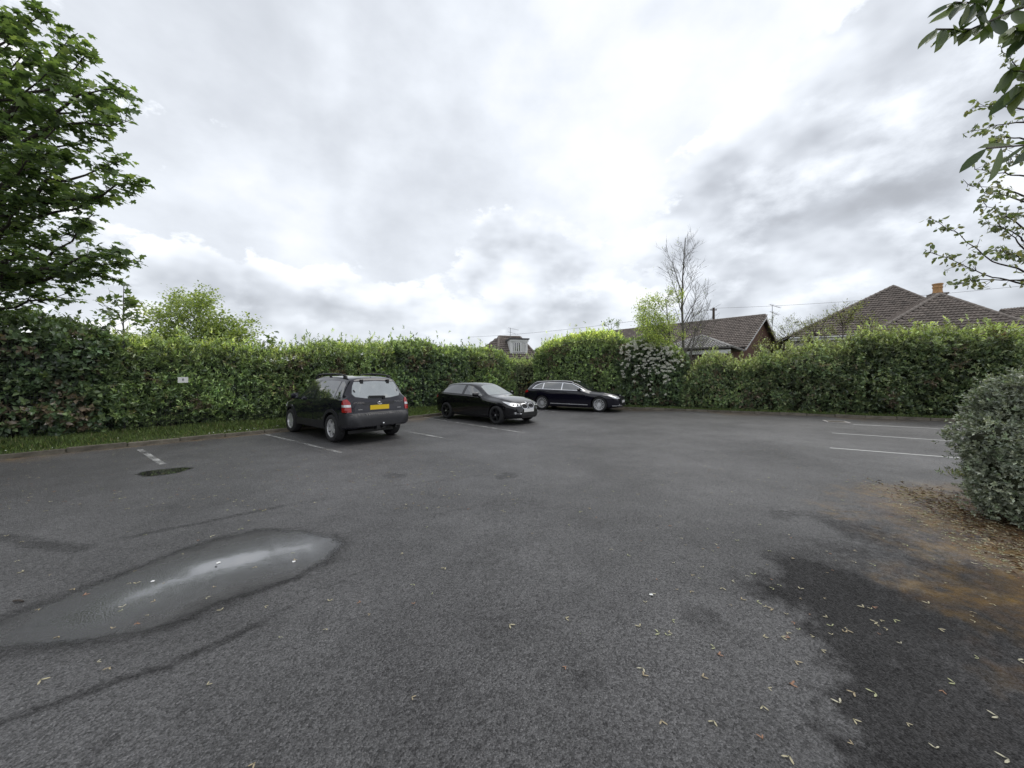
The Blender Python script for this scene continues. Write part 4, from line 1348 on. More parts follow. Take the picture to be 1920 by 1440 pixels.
        if style == 'five':
            for k in range(5): spoke(R(90 + 72 * k), .05, rim_r - .015, .085, .105, y_h, yo - .010)
        elif style == 'double':
            for k in range(5):
                for e in (-9, 9): spoke(R(90 + 72 * k + e), .05, rim_r - .015, .036, .034, y_h, yo - .010)
        else:
            for k in range(15): spoke(R(90 + 24 * k), .06, rim_r - .012, .022, .034, y_h, yo - .006)
        rm.lathe([(.0, y_h + .010), (.03, y_h + .010), (.075, y_h + .002), (.08, y_h - .03)], 24)
        rim = rm.mesh('rim', True, .6); rim.materials.append(rim_mat)
        hb = MB(); hb.lathe([(.0, yo - .085), (rim_r - .07, yo - .085), (rim_r - .07, yo - .10), (.0, yo - .10)], 32); hub = hb.mesh('wheel', True, .6); hub.materials.append(M['trim'])
        for ax in s.axles:
            for sg_ in (1, -1):
                h = bpy.data.objects.new('wheel', hub); COL.objects.link(h); h.parent = s.root; h.location = (ax, sg_ * (track / 2), r)
                h.rotation_euler = (0, R(37 * ax), 0 if sg_ > 0 else math.pi)
                for nm, me in (('tyre', tyre), ('rim', rim)):
                    o = bpy.data.objects.new(nm, me); COL.objects.link(o); o.parent = h

    def mirrors(s, x, z, y, mat):
        for sg_ in (1, -1):
            mb = MB(); N = 10
            vs = []
            for i in range(7):
                f = i / 6; yy = y + .02 + .20 * f; hh = .085 * (1 - .35 * f ** 3); dd = .055 * (1 - .3 * f ** 2)
                for k in range(N):
                    a = 2 * math.pi * k / N
                    vs.append((x + dd * math.cos(a) * (1.2 if math.cos(a) > 0 else .6) - .03 * f, sg_ * yy, z + hh * math.sin(a)))
            mb.add(vs, [(i * N + k, i * N + (k + 1) % N, (i + 1) * N + (k + 1) % N, (i + 1) * N + k) for i in range(6) for k in range(N)] + [tuple(range(N)), tuple(60 + k for k in range(N))])
            mb.box((x + .01, sg_ * (y - .0), z - .06), (.06, .14, .03))
            o = mb.build('wing_mirror', mat, s.root, True, .9)
            g = MB(); g.box((x - .036, sg_ * (y + .12), z + .002), (.006, .15, .11)); g.build('mirror_glass', M['glass'], o)


def arc_pts(cx, cz, r, a0, a1, n=8):
    return [(cx + r * math.cos(R(lerp(a0, a1, i / n))), cz + r * math.sin(R(lerp(a0, a1, i / n)))) for i in range(n + 1)]


def place(front_or_rear_local_x, gx, gy, h):
    return (gx - math.cos(h) * front_or_rear_local_x, gy - math.sin(h) * front_or_rear_local_x, 0)


# ---------------------------------------------------------------- tall car (nose to the hedge)
def suv():
    h = math.atan2(.644, -.765)
    c = Car('parked_car', 'black high-riding estate car with silver wheels parked nose to the hedge, yellow rear plate',
            [(0, .50), (.006, .62), (.02, .70), (.09, .745), (.115, .82), (.135, .95), (.165, 1.07), (.24, 1.24), (.34, 1.46), (.40, 1.575), (.47, 1.61), (.75, 1.645), (1.3, 1.675), (1.9, 1.672), (2.4, 1.625), (2.62, 1.56), (3.28, 1.115), (3.42, 1.07), (3.9, 1.0), (4.12, .93), (4.24, .80), (4.30, .64), (4.325, .46)],
            [(0, .62), (.03, .74), (.10, .825), (.25, .868), (.7, .886), (2, .8975), (3.3, .888), (3.85, .845), (4.1, .77), (4.25, .62), (4.325, .42)],
            [(0, 1.06), (.5, 1.07), (2.0, 1.02), (3.2, 1.0), (3.6, .93), (4.325, .75)],
            [(0, .40), (.12, .36), (.5, .33), (1.4, .27), (3.0, .26), (3.9, .28), (4.325, .33)],
            (.865, 3.495), .345, .405, .255, M['paint_navy'], place(.865, -3.93, 9.95, h), h)
    # glass
    sw = .004
    c.both('rear_quarter_window', [(.40, 1.13), (.72, 1.10), (.72, 1.50), (.62, 1.505), (.50, 1.43)], M['glass'])
    d1 = c.both('door', [(.80, 1.03), (.93, .80), (1.20, .70), (1.24, .50), (1.92, .46), (1.93, 1.03)], M['paint_navy'], off=.004)
    d2 = c.both('door', [(1.95, 1.03), (1.94, .46), (2.95, .46), (3.05, .62), (3.06, .98)], M['paint_navy'], off=.004)
    c.both('window', [(.78, 1.10), (1.84, 1.065), (1.84, 1.50), (1.3, 1.525), (.78, 1.51)], M['glass'])
    c.both('window', [(1.98, 1.06), (2.98, 1.03), (2.62, 1.30), (2.36, 1.46), (1.98, 1.498)], M['glass'])
    for d, x in ((d1, 1.02), (d2, 2.10)):
        for o, sg_ in zip(d, (1, -1)):
            p, n = c.ray('L' if sg_ > 0 else 'R', x, .93); mb = MB(); mb.box(p + n * .024, (.19, .022, .032)); mb.box(p + n * .008 + Vector((.08, 0, 0)), (.025, .03, .025)); mb.box(p + n * .008 - Vector((.08, 0, 0)), (.025, .03, .025)); mb.build('door_handle', M['paint_navy'], o)
    c.patch('windscreen', 'T', [(2.66, .60), (3.22, .72), (3.26, .3), (3.27, 0), (3.26, -.3), (3.22, -.72), (2.66, -.60), (2.62, 0)], M['glass_clear'])
    tg = c.patch('tailgate', 'B', [(-.70, .78), (.70, .78), (.72, .95), (.66, 1.03), (-.66, 1.03), (-.72, .95)], M['paint_navy'], off=.010)
    rw = c.patch('rear_window', 'B', [(-.60, 1.13), (-.35, 1.09), (0, 1.08), (.35, 1.09), (.60, 1.13), (.655, 1.20), (.60, 1.40), (.55, 1.49), (0, 1.515), (-.55, 1.49), (-.60, 1.40), (-.655, 1.20)], M['glass_clear'], off=.006)
    # spoiler hinges, wiper
    mb = MB()
    p, n = c.ray('B', -.14, 1.11); q, n2 = c.ray('B', .27, 1.12)
    mb.beam(p + n * .03, q + n2 * .03, .05, .022, (1, 0, 0)); mb.box(p + n * .02 + Vector((0, 0, -.02)), (.05, .06, .08)); mb.build('wiper', M['trim'], rw)
    for y in (-.36, .36):
        p, n = c.ray('B', y, 1.50); mb = MB(); mb.box(p + n * .012, (.05, .07, .10)); mb.build('hinge', M['trim'], tg)
    # garnish above the plate, emblem, lettering
    c.patch('garnish', 'B', [(-.46, .985), (.46, .985), (.40, .925), (-.40, .925)], M['clad'], off=.018, parent=tg)
    pb, n = c.ray('B', 0, .965)
    mb = MB(); N = 20
    ring = [(pb.x - .034, .058 * math.cos(2 * math.pi * i / N), .965 + .032 * math.sin(2 * math.pi * i / N)) for i in range(N + 1)]
    mb.tube(ring, .0075, 5, False)
    for a, b in (((-.026, -.024), (-.014, .026)), ((.014, -.026), (.026, .024)), ((-.020, -.004), (.020, .006))):
        mb.tube([(pb.x - .034, -a[0], .965 + a[1]), (pb.x - .034, -b[0], .965 + b[1])], .008, 5)
    mb.build('emblem', M['chrome'], tg)
    rot = Matrix(((0, 0, -1, 0), (-1, 0, 0, 0), (0, 1, 0, 0), (0, 0, 0, 1)))
    for txt, y, z, sz in (('HYUNDAI', .545, .985, .060), ('TUCSON', -.545, .985, .060)):
        p, n = c.ray('B', y, z); text_mesh(txt, sz, M['chrome'], tg, 'lettering', Matrix.Translation((p.x - .024, y, z)) @ rot, .003)
    for y in (.52, -.55):
        p, n = c.ray('B', y, .815); mb = MB(); mb.box((p.x - .013, y, .825), (.006, .11, .018)); mb.build('badge', M['chrome'], tg)
    mb = MB(); p, n = c.ray('B', 0, .855); mb.box((p.x - .018, 0, .862), (.008, .52, .112)); mb.build('number_plate', M['plate_yellow'], tg)
    # bumper and cladding
    c.patch('rear_bumper', ['B', 'L', 'R'], [[(-.80, .42), (.80, .42), (.815, .60), (.80, .735), (-.80, .735), (-.815, .60)], [(.06, .42), (.42, .40), (.44, .76), (.06, .74)], [(.06, .42), (.42, .40), (.44, .76), (.06, .74)]], M['clad'], off=.016, res=.06)
    for ax in c.axles:
        c.both('arch_trim', c.arch_ring(ax, .402, .478), M['clad'], off=.020, thick=.03)
    c.both('sill_cladding', [(1.33, .31), (3.03, .30), (3.0, .48), (1.36, .50)], M['clad'], off=.016)
    # lamps
    for pl_, sgn in (('L', 1), ('R', -1)):
        dd = (-1, sgn * 1.0, 0); q = lambda pts: [(x, sgn * y, z) for x, y, z in pts]
        lo = c.lamp('tail_lamp', dd, q([(.11, .745, .77), (.30, .868, .77), (.31, .868, .98), (.28, .862, 1.06), (.215, .80, 1.075), (.15, .765, 1.0), (.125, .75, .90)]), M['lamp_red'], off=.014)
        c.lamp('indicator_lens', dd, q([(.128, .753, .89), (.30, .864, .89), (.305, .864, .945), (.135, .757, .945)]), M['lamp_clear'], off=.019, parent=lo)
        c.patch('headlamp', [pl_, 'F'], [[(3.95, .74), (4.20, .70), (4.18, .84), (3.98, .90)], [(sgn * .42, .70), (sgn * .70, .72), (sgn * .68, .86), (sgn * .45, .82)]], M['lamp_clear'], off=.010, res=.05)
        p, n = c.ray(pl_, 3.35, .80); mb = MB(); mb.box(p + n * .006, (.06, .012, .03)); mb.build('side_repeater', M['lamp_clear'], s_parent(c))
        # roof rail
        pts = []
        for x in (.62, .68, .85, 1.3, 1.8, 2.2, 2.36, 2.42):
            z = c.ray('T', x, sgn * .60)[0].z; lift = {.62: .01, .68: .075, 2.36: .05, 2.42: .01}.get(x, .085)
            pts.append((x, sgn * .60, z + lift))
        mb = MB(); mb.tube(pts, .024, 8)
        for x in (.70, 1.5, 2.30):
            z = c.ray('T', x, sgn * .60)[0].z; mb.box((x, sgn * .60, z + .03), (.16 if x < 1 else .06, .035, .07))
        mb.build('roof_rail', M['clad'], c.root, True)
    c.mirrors(2.93, 1.09, .86, M['paint_navy'])
    c.wheels(1.56, .235, .228, 'five', M['alloy'])
    # tow bar
    mb = MB(); mb.tube([(.20, 0, .38), (.02, 0, .36), (-.06, 0, .40), (-.07, 0, .46)], .019, 8); mb.box((.10, 0, .36), (.08, .28, .07)); mb.box((.0, .10, .37), (.02, .10, .10)); tb = mb.build('tow_bar', M['trim'], c.root, True)
    mb = MB(); mb.lathe([(.0, .495), (.02, .49), (.028, .47), (.02, .448), (.014, .44)], 12, 'Z', (-.07, 0, 0)); mb.build('tow_ball', M['chrome'], tb, True)
    mb = MB(); mb.tube([(.40, -.45, .33), (.08, -.45, .33)], .026, 10); mb.box((.75, -.3, .30), (.5, .5, .10)); mb.build('exhaust', M['trim'], c.root, True)
    mb = MB(); mb.box((2.2, 0, .24), (3.4, 1.25, .08)); mb.build('underside', M['trim'], c.root)  # slab added to block light and deepen the shade beneath the body
    mb = MB(); mb.tube([c.ray('T', .58, .0)[0], c.ray('T', .58, 0)[0] + Vector((-.10, 0, .10))], .006, 5); mb.build('aerial', M['trim'], c.root)


def s_parent(c): return c.root


def hatch():
    h = math.atan2(-.667, .745)
    c = Car('parked_car', 'black five-door hatchback with black wheels parked nose out, twin rounded grille and white plate',
            [(0, .42), (.008, .58), (.03, .72), (.08, .86), (.13, .98), (.24, 1.09), (.46, 1.27), (.60, 1.355), (.85, 1.392), (1.4, 1.418), (1.85, 1.412), (2.15, 1.372), (2.35, 1.31), (3.02, .985), (3.15, .955), (3.6, .90), (3.95, .82), (4.15, .735), (4.25, .63), (4.30, .50), (4.324, .36)],
            [(0, .52), (.04, .66), (.12, .77), (.35, .85), (.86, .878), (1.6, .868), (2.6, .868), (3.5, .875), (3.85, .835), (4.08, .75), (4.22, .61), (4.324, .42)],
            [(0, .86), (.4, .97), (1.2, .955), (2.9, .90), (3.3, .85), (3.9, .76), (4.324, .6)],
            [(0, .30), (.3, .24), (1.3, .19), (3.0, .18), (3.9, .19), (4.324, .22)],
            (.864, 3.554), .318, .358, .275, M['paint'], place(3.554, .02, 13.38, h), h)
    d1 = c.both('door', [(.92, .94), (1.16, .72), (1.22, .30), (1.86, .27), (1.90, .92)], M['paint'])
    d2 = c.both('door', [(1.93, .92), (1.89, .27), (2.92, .27), (2.98, .50), (2.96, .87)], M['paint'])
    c.both('window', [(.62, 1.02), (1.74, .985), (1.74, 1.31), (1.2, 1.315), (.86, 1.27), (.66, 1.13)], M['glass'])
    c.both('window', [(1.88, .98), (2.80, .945), (2.42, 1.14), (2.16, 1.255), (1.88, 1.30)], M['glass'])
    c.both('window_trim', c.line('L', [(.60, 1.0), (1.4, .975), (2.84, .925)], .014), M['trim'], off=.006)
    for d, x in ((d1, 1.10), (d2, 2.04)):
        for o, sg_ in zip(d, (1, -1)):
            p, n = c.ray('L' if sg_ > 0 else 'R', x, .84); mb = MB(); mb.box(p + n * .022, (.20, .020, .028)); mb.box(p + n * .008 + Vector((.085, 0, 0)), (.025, .03, .02)); mb.box(p + n * .008 - Vector((.085, 0, 0)), (.025, .03, .02)); mb.build('door_handle', M['paint'], o)
    c.patch('windscreen', 'T', [(2.42, .475), (2.9, .60), (2.98, .595), (3.02, .3), (3.03, 0), (3.02, -.3), (2.98, -.595), (2.9, -.60), (2.42, -.475), (2.36, -.3), (2.345, 0), (2.36, .3)], M['glass_clear'])
    c.patch('rear_window', 'T', [(.50, -.50), (.26, -.58), (.26, .58), (.50, .50), (.53, 0)], M['glass'])
    bn = c.patch('bonnet', 'T', [(3.10, .62), (3.6, .66), (4.02, .55), (4.14, .30), (4.16, 0), (4.14, -.30), (4.02, -.55), (3.6, -.66), (3.10, -.62), (3.12, 0)], M['paint'], off=.004)
    # kidney grille
    for sgn in (1, -1):
        def kid(g):
            cx, cz, a, b = sgn * .165, .615, .125 + g, .075 + g
            return [(cx + a * math.copysign(abs(math.cos(t)) ** .7, math.cos(t)), cz + b * math.copysign(abs(math.sin(t)) ** .7, math.sin(t))) for t in [2 * math.pi * i / 18 for i in range(18)]]
        gs = c.patch('grille_surround', 'F', kid(.016), M['chrome'], off=.008, res=.05)
        gr = c.patch('grille', 'F', kid(0), M['trim'], off=.013, res=.05)
        for i in range(6):
            y = sgn * .165 + (-.085 + .034 * i); p, n = c.ray('F', y, .615); mb = MB(); mb.box((p.x + .016, y, .615), (.008, .010, .125)); mb.build('slat', M['alloy_black'], gr)
        pl_ = 'L' if sgn > 0 else 'R'
        hl = c.lamp('headlamp', (1, sgn * .75, 0), [(4.235, sgn * .36, .615), (4.17, sgn * .60, .61), (4.06, sgn * .745, .655), (3.84, sgn * .83, .775), (3.98, sgn * .775, .765), (4.19, sgn * .40, .695)], M['lamp_clear'])
        for yy in (.47, .61):
            p, n = c.ray('F', sgn * yy, .66); mb = MB(); mb.tube([(p.x - .01, sgn * yy, .66), (p.x + .016, sgn * yy, .66)], .036, 14); mb.build('bulb_unit', M['glass'], hl, True)
        c.patch('air_intake', 'F', [(sgn * .38, .33), (sgn * .68, .34), (sgn * .66, .43), (sgn * .42, .42)], M['trim'], off=.005)
        p, n = c.ray('F', sgn * .60, .40); mb = MB(); mb.tube([p - Vector((.01, 0, 0)), p + n * .012], .04, 12); mb.build('fog_lamp', M['lamp_clear'], c.root, True)
        c.patch('bumper_strip', 'F', c.line('F', [(sgn * .40, .375), (sgn * .58, .385)], .018), M['chrome'], off=.012)
        c.patch('tail_lamp', [pl_, 'B'], [[(.08, .78), (.30, .82), (.30, .93), (.10, .93)], [(sgn * .45, .80), (sgn * .76, .80), (sgn * .74, .93), (sgn * .45, .90)]], M['lamp_red'], off=.008, res=.05)
    c.patch('lower_grille', 'F', [(-.36, .30), (.36, .30), (.38, .44), (-.38, .44)], M['trim'], off=.004)
    p, n = c.ray('F', 0, .47); mb = MB(); mb.box((p.x + .012, 0, .475), (.008, .52, .112)); mb.build('number_plate', M['plate_white'], c.root)
    p, n = c.ray('T', 4.16, 0); mb = MB(); mb.tube([p, p + n * .008], .04, 18); rd = mb.build('emblem', M['chrome'], bn, True)
    c.both('sill', [(1.26, .20), (3.15, .19), (3.1, .27), (1.3, .28)], M['trim'], off=.006)
    c.mirrors(2.66, .99, .86, M['paint'])
    c.wheels(1.55, .225, .225, 'double', M['alloy_black'])
    for ax in c.axles:
        for sg_ in (1, -1):
            mb = MB(); mb.lathe([(0, .005), (.028, .004), (.03, 0)], 14, 'Y', (0, 0, 0)); o = mb.build('wheel_badge', M['chrome'], c.root, True); o.location = (ax, sg_ * (1.55 / 2 + .095), c.wr)
    mb = MB(); mb.tube([c.ray('T', .72, 0)[0] + Vector((.08, 0, 0)), c.ray('T', .70, 0)[0] + Vector((-.04, 0, .06))], [.03, .008], 8); mb.build('aerial_fin', M['paint'], c.root, True)
    mb = MB(); mb.box((2.1, 0, .22), (3.6, 1.2, .08)); mb.build('underside', M['trim'], c.root)


def estate():
    h = math.atan2(-.464, .886)
    c = Car('parked_car', 'long black estate car with silver roof rails and multi-spoke wheels at the back corner',
            [(0, .45), (.008, .60), (.03, .72), (.07, .86), (.12, .99), (.20, 1.08), (.42, 1.28), (.55, 1.365), (.70, 1.395), (1.3, 1.432), (2.0, 1.445), (2.4, 1.425), (2.68, 1.36), (3.42, 1.0), (3.55, .97), (4.1, .915), (4.5, .835), (4.68, .76), (4.77, .66), (4.83, .50), (4.856, .36)],
            [(0, .56), (.04, .70), (.12, .81), (.35, .89), (1.0, .925), (2.0, .932), (3.2, .93), (3.9, .925), (4.3, .88), (4.6, .78), (4.77, .62), (4.856, .44)],
            [(0, .93), (.5, .985), (1.5, .96), (3.2, .92), (3.7, .88), (4.4, .80), (4.856, .66)],
            [(0, .30), (.3, .24), (1.3, .18), (3.4, .18), (4.3, .19), (4.856, .23)],
            (1.085, 3.926), .345, .382, .285, M['paint_navy'], place(3.926, 4.40, 17.9, h), h)
    d1 = c.both('door', [(1.14, .93), (1.40, .72), (1.46, .30), (2.10, .28), (2.14, .92)], M['paint_navy'])
    d2 = c.both('door', [(2.17, .92), (2.13, .28), (3.24, .28), (3.34, .50), (3.32, .88)], M['paint_navy'])
    c.both('window_frame', [(.54, 1.03), (3.26, .95), (2.86, 1.17), (2.60, 1.29), (2.2, 1.335), (1.4, 1.342), (.98, 1.31), (.70, 1.20)], M['chrome'], off=.004)
    c.both('window', [(.62, 1.05), (1.10, 1.035), (1.10, 1.305), (1.0, 1.29), (.76, 1.19)], M['glass'], off=.009)
    c.both('window', [(1.15, 1.035), (2.08, 1.005), (2.08, 1.318), (1.4, 1.322), (1.15, 1.31)], M['glass'], off=.009)
    c.both('window', [(2.13, 1.005), (3.16, .975), (2.82, 1.16), (2.58, 1.27), (2.13, 1.315)], M['glass'], off=.009)
    for d, x in ((d1, 1.34), (d2, 2.30)):
        for o, sg_ in zip(d, (1, -1)):
            p, n = c.ray('L' if sg_ > 0 else 'R', x, .85); mb = MB(); mb.box(p + n * .022, (.20, .020, .028)); mb.box(p + n * .008 + Vector((.085, 0, 0)), (.025, .03, .02)); mb.box(p + n * .008 - Vector((.085, 0, 0)), (.025, .03, .02)); mb.build('door_handle', M['paint_navy'], o)
    c.patch('windscreen', 'T', [(2.76, .52), (3.28, .65), (3.38, .62), (3.42, .3), (3.43, 0), (3.42, -.3), (3.38, -.62), (3.28, -.65), (2.76, -.52), (2.70, -.3), (2.68, 0), (2.70, .3)], M['glass'])
    c.patch('rear_window', 'T', [(.46, -.55), (.20, -.62), (.20, .62), (.46, .55), (.49, 0)], M['glass'])
    bn = c.patch('bonnet', 'T', [(3.50, .66), (4.1, .70), (4.5, .60), (4.66, .30), (4.68, 0), (4.66, -.30), (4.5, -.60), (4.1, -.70), (3.50, -.66), (3.52, 0)], M['paint_navy'], off=.004)
    gs = c.patch('grille_surround', 'F', [(-.42, .72), (.42, .72), (.36, .53), (-.36, .53)], M['chrome'], off=.008)
    gr = c.patch('grille', 'F', [(-.40, .705), (.40, .705), (.345, .545), (-.345, .545)], M['trim'], off=.013)
    for i in range(12):
        y = -.33 + .06 * i; p, n = c.ray('F', y, .625); mb = MB(); mb.box((p.x + .018, y, .625), (.008, .014, .14)); mb.build('slat', M['alloy_black'], gr)
    p, n = c.ray('F', 0, .745); mb = MB(); mb.tube([p, p + n * .01], .042, 18); mb.build('emblem', M['chrome'], bn, True)
    for sgn in (1, -1):
        pl_ = 'L' if sgn > 0 else 'R'
        c.lamp('headlamp', (1, sgn * .75, 0), [(4.75, sgn * .44, .615), (4.68, sgn * .64, .61), (4.56, sgn * .79, .645), (4.36, sgn * .865, .765), (4.50, sgn * .81, .765), (4.69, sgn * .46, .70)], M['lamp_clear'])
        p, n = c.ray('F', sgn * .58, .36); mb = MB(); mb.box(p + n * .008, (.03, .16, .035)); mb.build('fog_lamp', M['lamp_clear'], c.root)
        c.patch('bumper_strip', ['F', pl_], [c.line('F', [(sgn * .40, .30), (sgn * .66, .305)], .022), c.line(pl_, [(4.70, .30), (4.50, .30)], .022)], M['alloy'], off=.010)
        c.patch('sill_strip', pl_, c.line(pl_, [(1.55, .335), (3.40, .315)], .03), M['alloy'], off=.012)
        c.patch('tail_lamp', [pl_, 'B'], [[(.07, .80), (.34, .86), (.34, .96), (.09, .95)], [(sgn * .50, .82), (sgn * .80, .82), (sgn * .78, .95), (sgn * .50, .93)]], M['lamp_red'], off=.008, res=.05)
        pts = []
        for x in (.62, .72, 1.2, 1.8, 2.3, 2.52, 2.62):
            z = c.ray('T', x, sgn * .60)[0].z; pts.append((x, sgn * .60, z + {.62: .008, 2.62: .008}.get(x, .035)))
        mb = MB(); mb.tube(pts, .019, 8); mb.build('roof_rail', M['alloy'], c.root, True)
    c.patch('lower_grille', 'F', [(-.50, .28), (.50, .28), (.48, .42), (-.48, .42)], M['trim'], off=.004)
    p, n = c.ray('F', 0, .475); mb = MB(); mb.box((p.x + .012, 0, .478), (.008, .52, .112)); mb.build('number_plate', M['plate_white'], c.root)
    c.mirrors(3.02, 1.01, .91, M['paint_navy'])
    c.wheels(1.59, .235, .252, 'multi', M['alloy'])
    mb = MB(); mb.box((2.3, 0, .22), (4.0, 1.25, .08)); mb.build('underside', M['trim'], c.root)


suv(); hatch(); estate()

# ================================================================== trees and shrubs


def wander(rng, a, b, n, wob, arch=0.0):
    a = np.array(a, float); b = np.array(b, float); L = np.linalg.norm(b - a); pts = []
    o = np.zeros(3)
    for i in range(n + 1):
        f = i / n
        if 0 < i < n: o = o * .6 + rng.normal(0, wob * L, 3)
        e = math.sin(math.pi * f)
        pts.append(a + (b - a) * f + o * e + np.array([0, 0, arch * L * e]))
    return pts


class Leaves:
    def __init__(s): s.p, s.a, s.n, s.l, s.c = [], [], [], [], []

    def add(s, p, a, n, l, c): s.p.append(p); s.a.append(a); s.n.append(n); s.l.append(l); s.c.append(c)


def leaf_set(tree, LV, tpl, wratio, mat, single, key, origin):
    """the largest-showing leaves become parts of their own, the rest one foliage part"""
    p = np.array(LV.p); a = unit(np.array(LV.a)); n = np.array(LV.n); l = np.array(LV.l); c = np.array(LV.c)
    px = 960 + F * p[:, 0] / np.maximum(p[:, 1], .1); py = HZ - F * (p[:, 2] - CH) / np.maximum(p[:, 1], .1)
    score = l / np.maximum(p[:, 1], .1) * ((px > -10) & (px < 1930) & (py > -10) & (py < 1450))
    order = np.argsort(-score); solo = order[:single]; solo = solo[score[solo] > 0]
    rest = np.setdiff1d(np.arange(len(p)), solo)
    if len(rest):
        leaf_object('foliage', [leaf_arrays(p[rest] - origin, a[rest], n[rest], l[rest], l[rest] * wratio, c[rest], tpl)], mat, tree)
    NV = 8; mm = c[solo].mean(0) if len(solo) else None; var = []
    rng = np.random.default_rng(key)
    for k in range(NV):
        tv = tpl[0].copy(); tv[:, 1] *= wratio; tv[:, 2] *= rng.uniform(.4, 2.0)
        cc = c[solo[rng.integers(len(solo))]] if len(solo) else (.1, .1, .1)
        me = np_mesh('leaf', tv, tpl[1], np.tile(cc, (len(tv), 1))); me.materials.append(mat); var.append(me)
    for q, i in enumerate(solo):
        x = Vector(a[i]); sd_ = Vector(n[i]).cross(x); sd_.normalize(); z = x.cross(sd_)
        o = bpy.data.objects.new('leaf', var[q % NV]); COL.objects.link(o); o.parent = tree
        Mx = Matrix((x, sd_, z)).transposed().to_4x4(); o.matrix_local = Matrix.Translation(Vector(p[i] - origin)) @ Mx @ Matrix.Scale(float(l[i]), 4)


def sycamore():
    rng = np.random.default_rng(5)
    tx, ty = -13.0, 8.6
    root = empty('sycamore_tree', (tx, ty, 0)); tag(root, 'large leafy sycamore leaning in over the left edge', 'tree'); O = np.array([tx, ty, 0.0])
    tr = MB(); pts = [(0, 0, -.1), (.05, .05, 1.5), (-.1, .1, 3.5), (.1, 0, 6), (.15, .1, 8.5), (.1, .05, 10.2)]
    tr.tube(pts, [.27, .22, .19, .15, .09, .03], 12); tr.build('trunk', M['bark_dark'], root, True)
    br = MB(); LV = Leaves()
    tips = [(100, 22, 9.0), (160, 62, 8.6), (178, 100, 8.4), (150, 150, 8.8), (242, 163, 8.0), (258, 226, 7.8), (205, 200, 8.2), (282, 338, 7.6), (246, 300, 8.0), (210, 262, 8.4),
            (205, 372, 8.0), (190, 400, 8.2), (246, 470, 7.8), (240, 492, 8.0), (205, 512, 8.2), (150, 545, 8.6), (120, 575, 8.8), (60, 28, 9.2), (20, 40, 9.4), (70, 90, 8.2), (110, 130, 7.8),
            (60, 180, 7.6), (130, 225, 7.8), (90, 280, 7.4), (150, 300, 8.6), (40, 330, 7.4), (120, 350, 8.0), (60, 380, 7.6), (160, 430, 8.6), (100, 455, 8.0), (40, 470, 7.4), (170, 490, 9.0),
            (80, 520, 8.2), (30, 545, 8.0), (20, 240, 7.2), (10, 130, 7.8), (30, 420, 8.4), (0, 500, 7.8), (70, 590, 8.8), (20, 600, 8.4), (110, 620, 9.2), (45, 250, 9.4), (100, 200, 9.6), (60, 420, 9.8), (110, 500, 9.6)]
    ends = [np.array(P(t[0] - 14, t[1], t[2])) for t in tips if t[1] < 560]
    for k in range(34):      # the side of the crown out of the picture and behind
        a = rng.uniform(0, 6.28); z = rng.uniform(3, 10.3); r = 4.6 * math.sqrt(max(.08, 1 - ((z - 5.6) / 5.2) ** 2)) * rng.uniform(.6, 1)
        e = np.array([tx + r * math.cos(a) - .6, ty + r * math.sin(a), z])
        if 960 + F * e[0] / max(e[1], .5) < 40 or e[1] < 1: ends.append(e)
    pal = [(.030, .058, .020), (.040, .078, .024), (.058, .100, .028), (.022, .044, .018), (.085, .125, .035)]
    for e in ends:
        e = e - O; z0 = max(1.6, min(9.6, e[2] * rng.uniform(.62, .86)))
        s = np.array([.05, .05, z0]); L = np.linalg.norm(e - s)
        pl = wander(rng, s, e, 9, .022, .05)
        r0 = .018 + .012 * L
        br.tube(pl, [max(.005, r0 * (1 - i / 9.6)) for i in range(10)], 6)
        ntw = int(4 + L * 2.9)
        for q in range(ntw):
            f = rng.uniform(.30, 1.0) ** .75; i = min(8, int(f * 9)); b = np.array(pl[i]) + (np.array(pl[i + 1]) - np.array(pl[i])) * (f * 9 - i)
            d = unit((e - s)[None])[0]; side = rng.normal(0, 1, 3); side[2] *= .35; side -= d * (side @ d); side /= np.linalg.norm(side) + 1e-9
            tl = rng.uniform(.22, .62) * (1.15 - .6 * f); t = b + (d * .55 + side * .9 + np.array([0, 0, .12])) * tl
            if q == 0: b = np.array(pl[-2]); t = e
            br.tube([b, (b + t) / 2 + rng.normal(0, .02, 3), t], [.008, .006, .003], 4, False)
            for m in range(rng.integers(8, 13)):
                g = rng.uniform(.35, 1.08); c = b + (t - b) * g + rng.normal(0, .085, 3) * np.array([1, 1, .55])
                ax = unit((d * .5 + rng.normal(0, .8, 3))[None])[0]; ax[2] = ax[2] * .5 - .22
                nr = np.array([rng.normal(0, .38), rng.normal(0, .38), 1.0])
                LV.add(c + O, ax, nr, rng.uniform(.10, .185), np.array(pal[rng.choice(5, p=[.26, .3, .22, .14, .08])]) * rng.uniform(.8, 1.25))
    br.build('limbs', M['bark_dark'], root, True)
    leaf_set(root, LV, TS, 1.0, M['leaf_soft'], 300, 3, O)


sycamore()


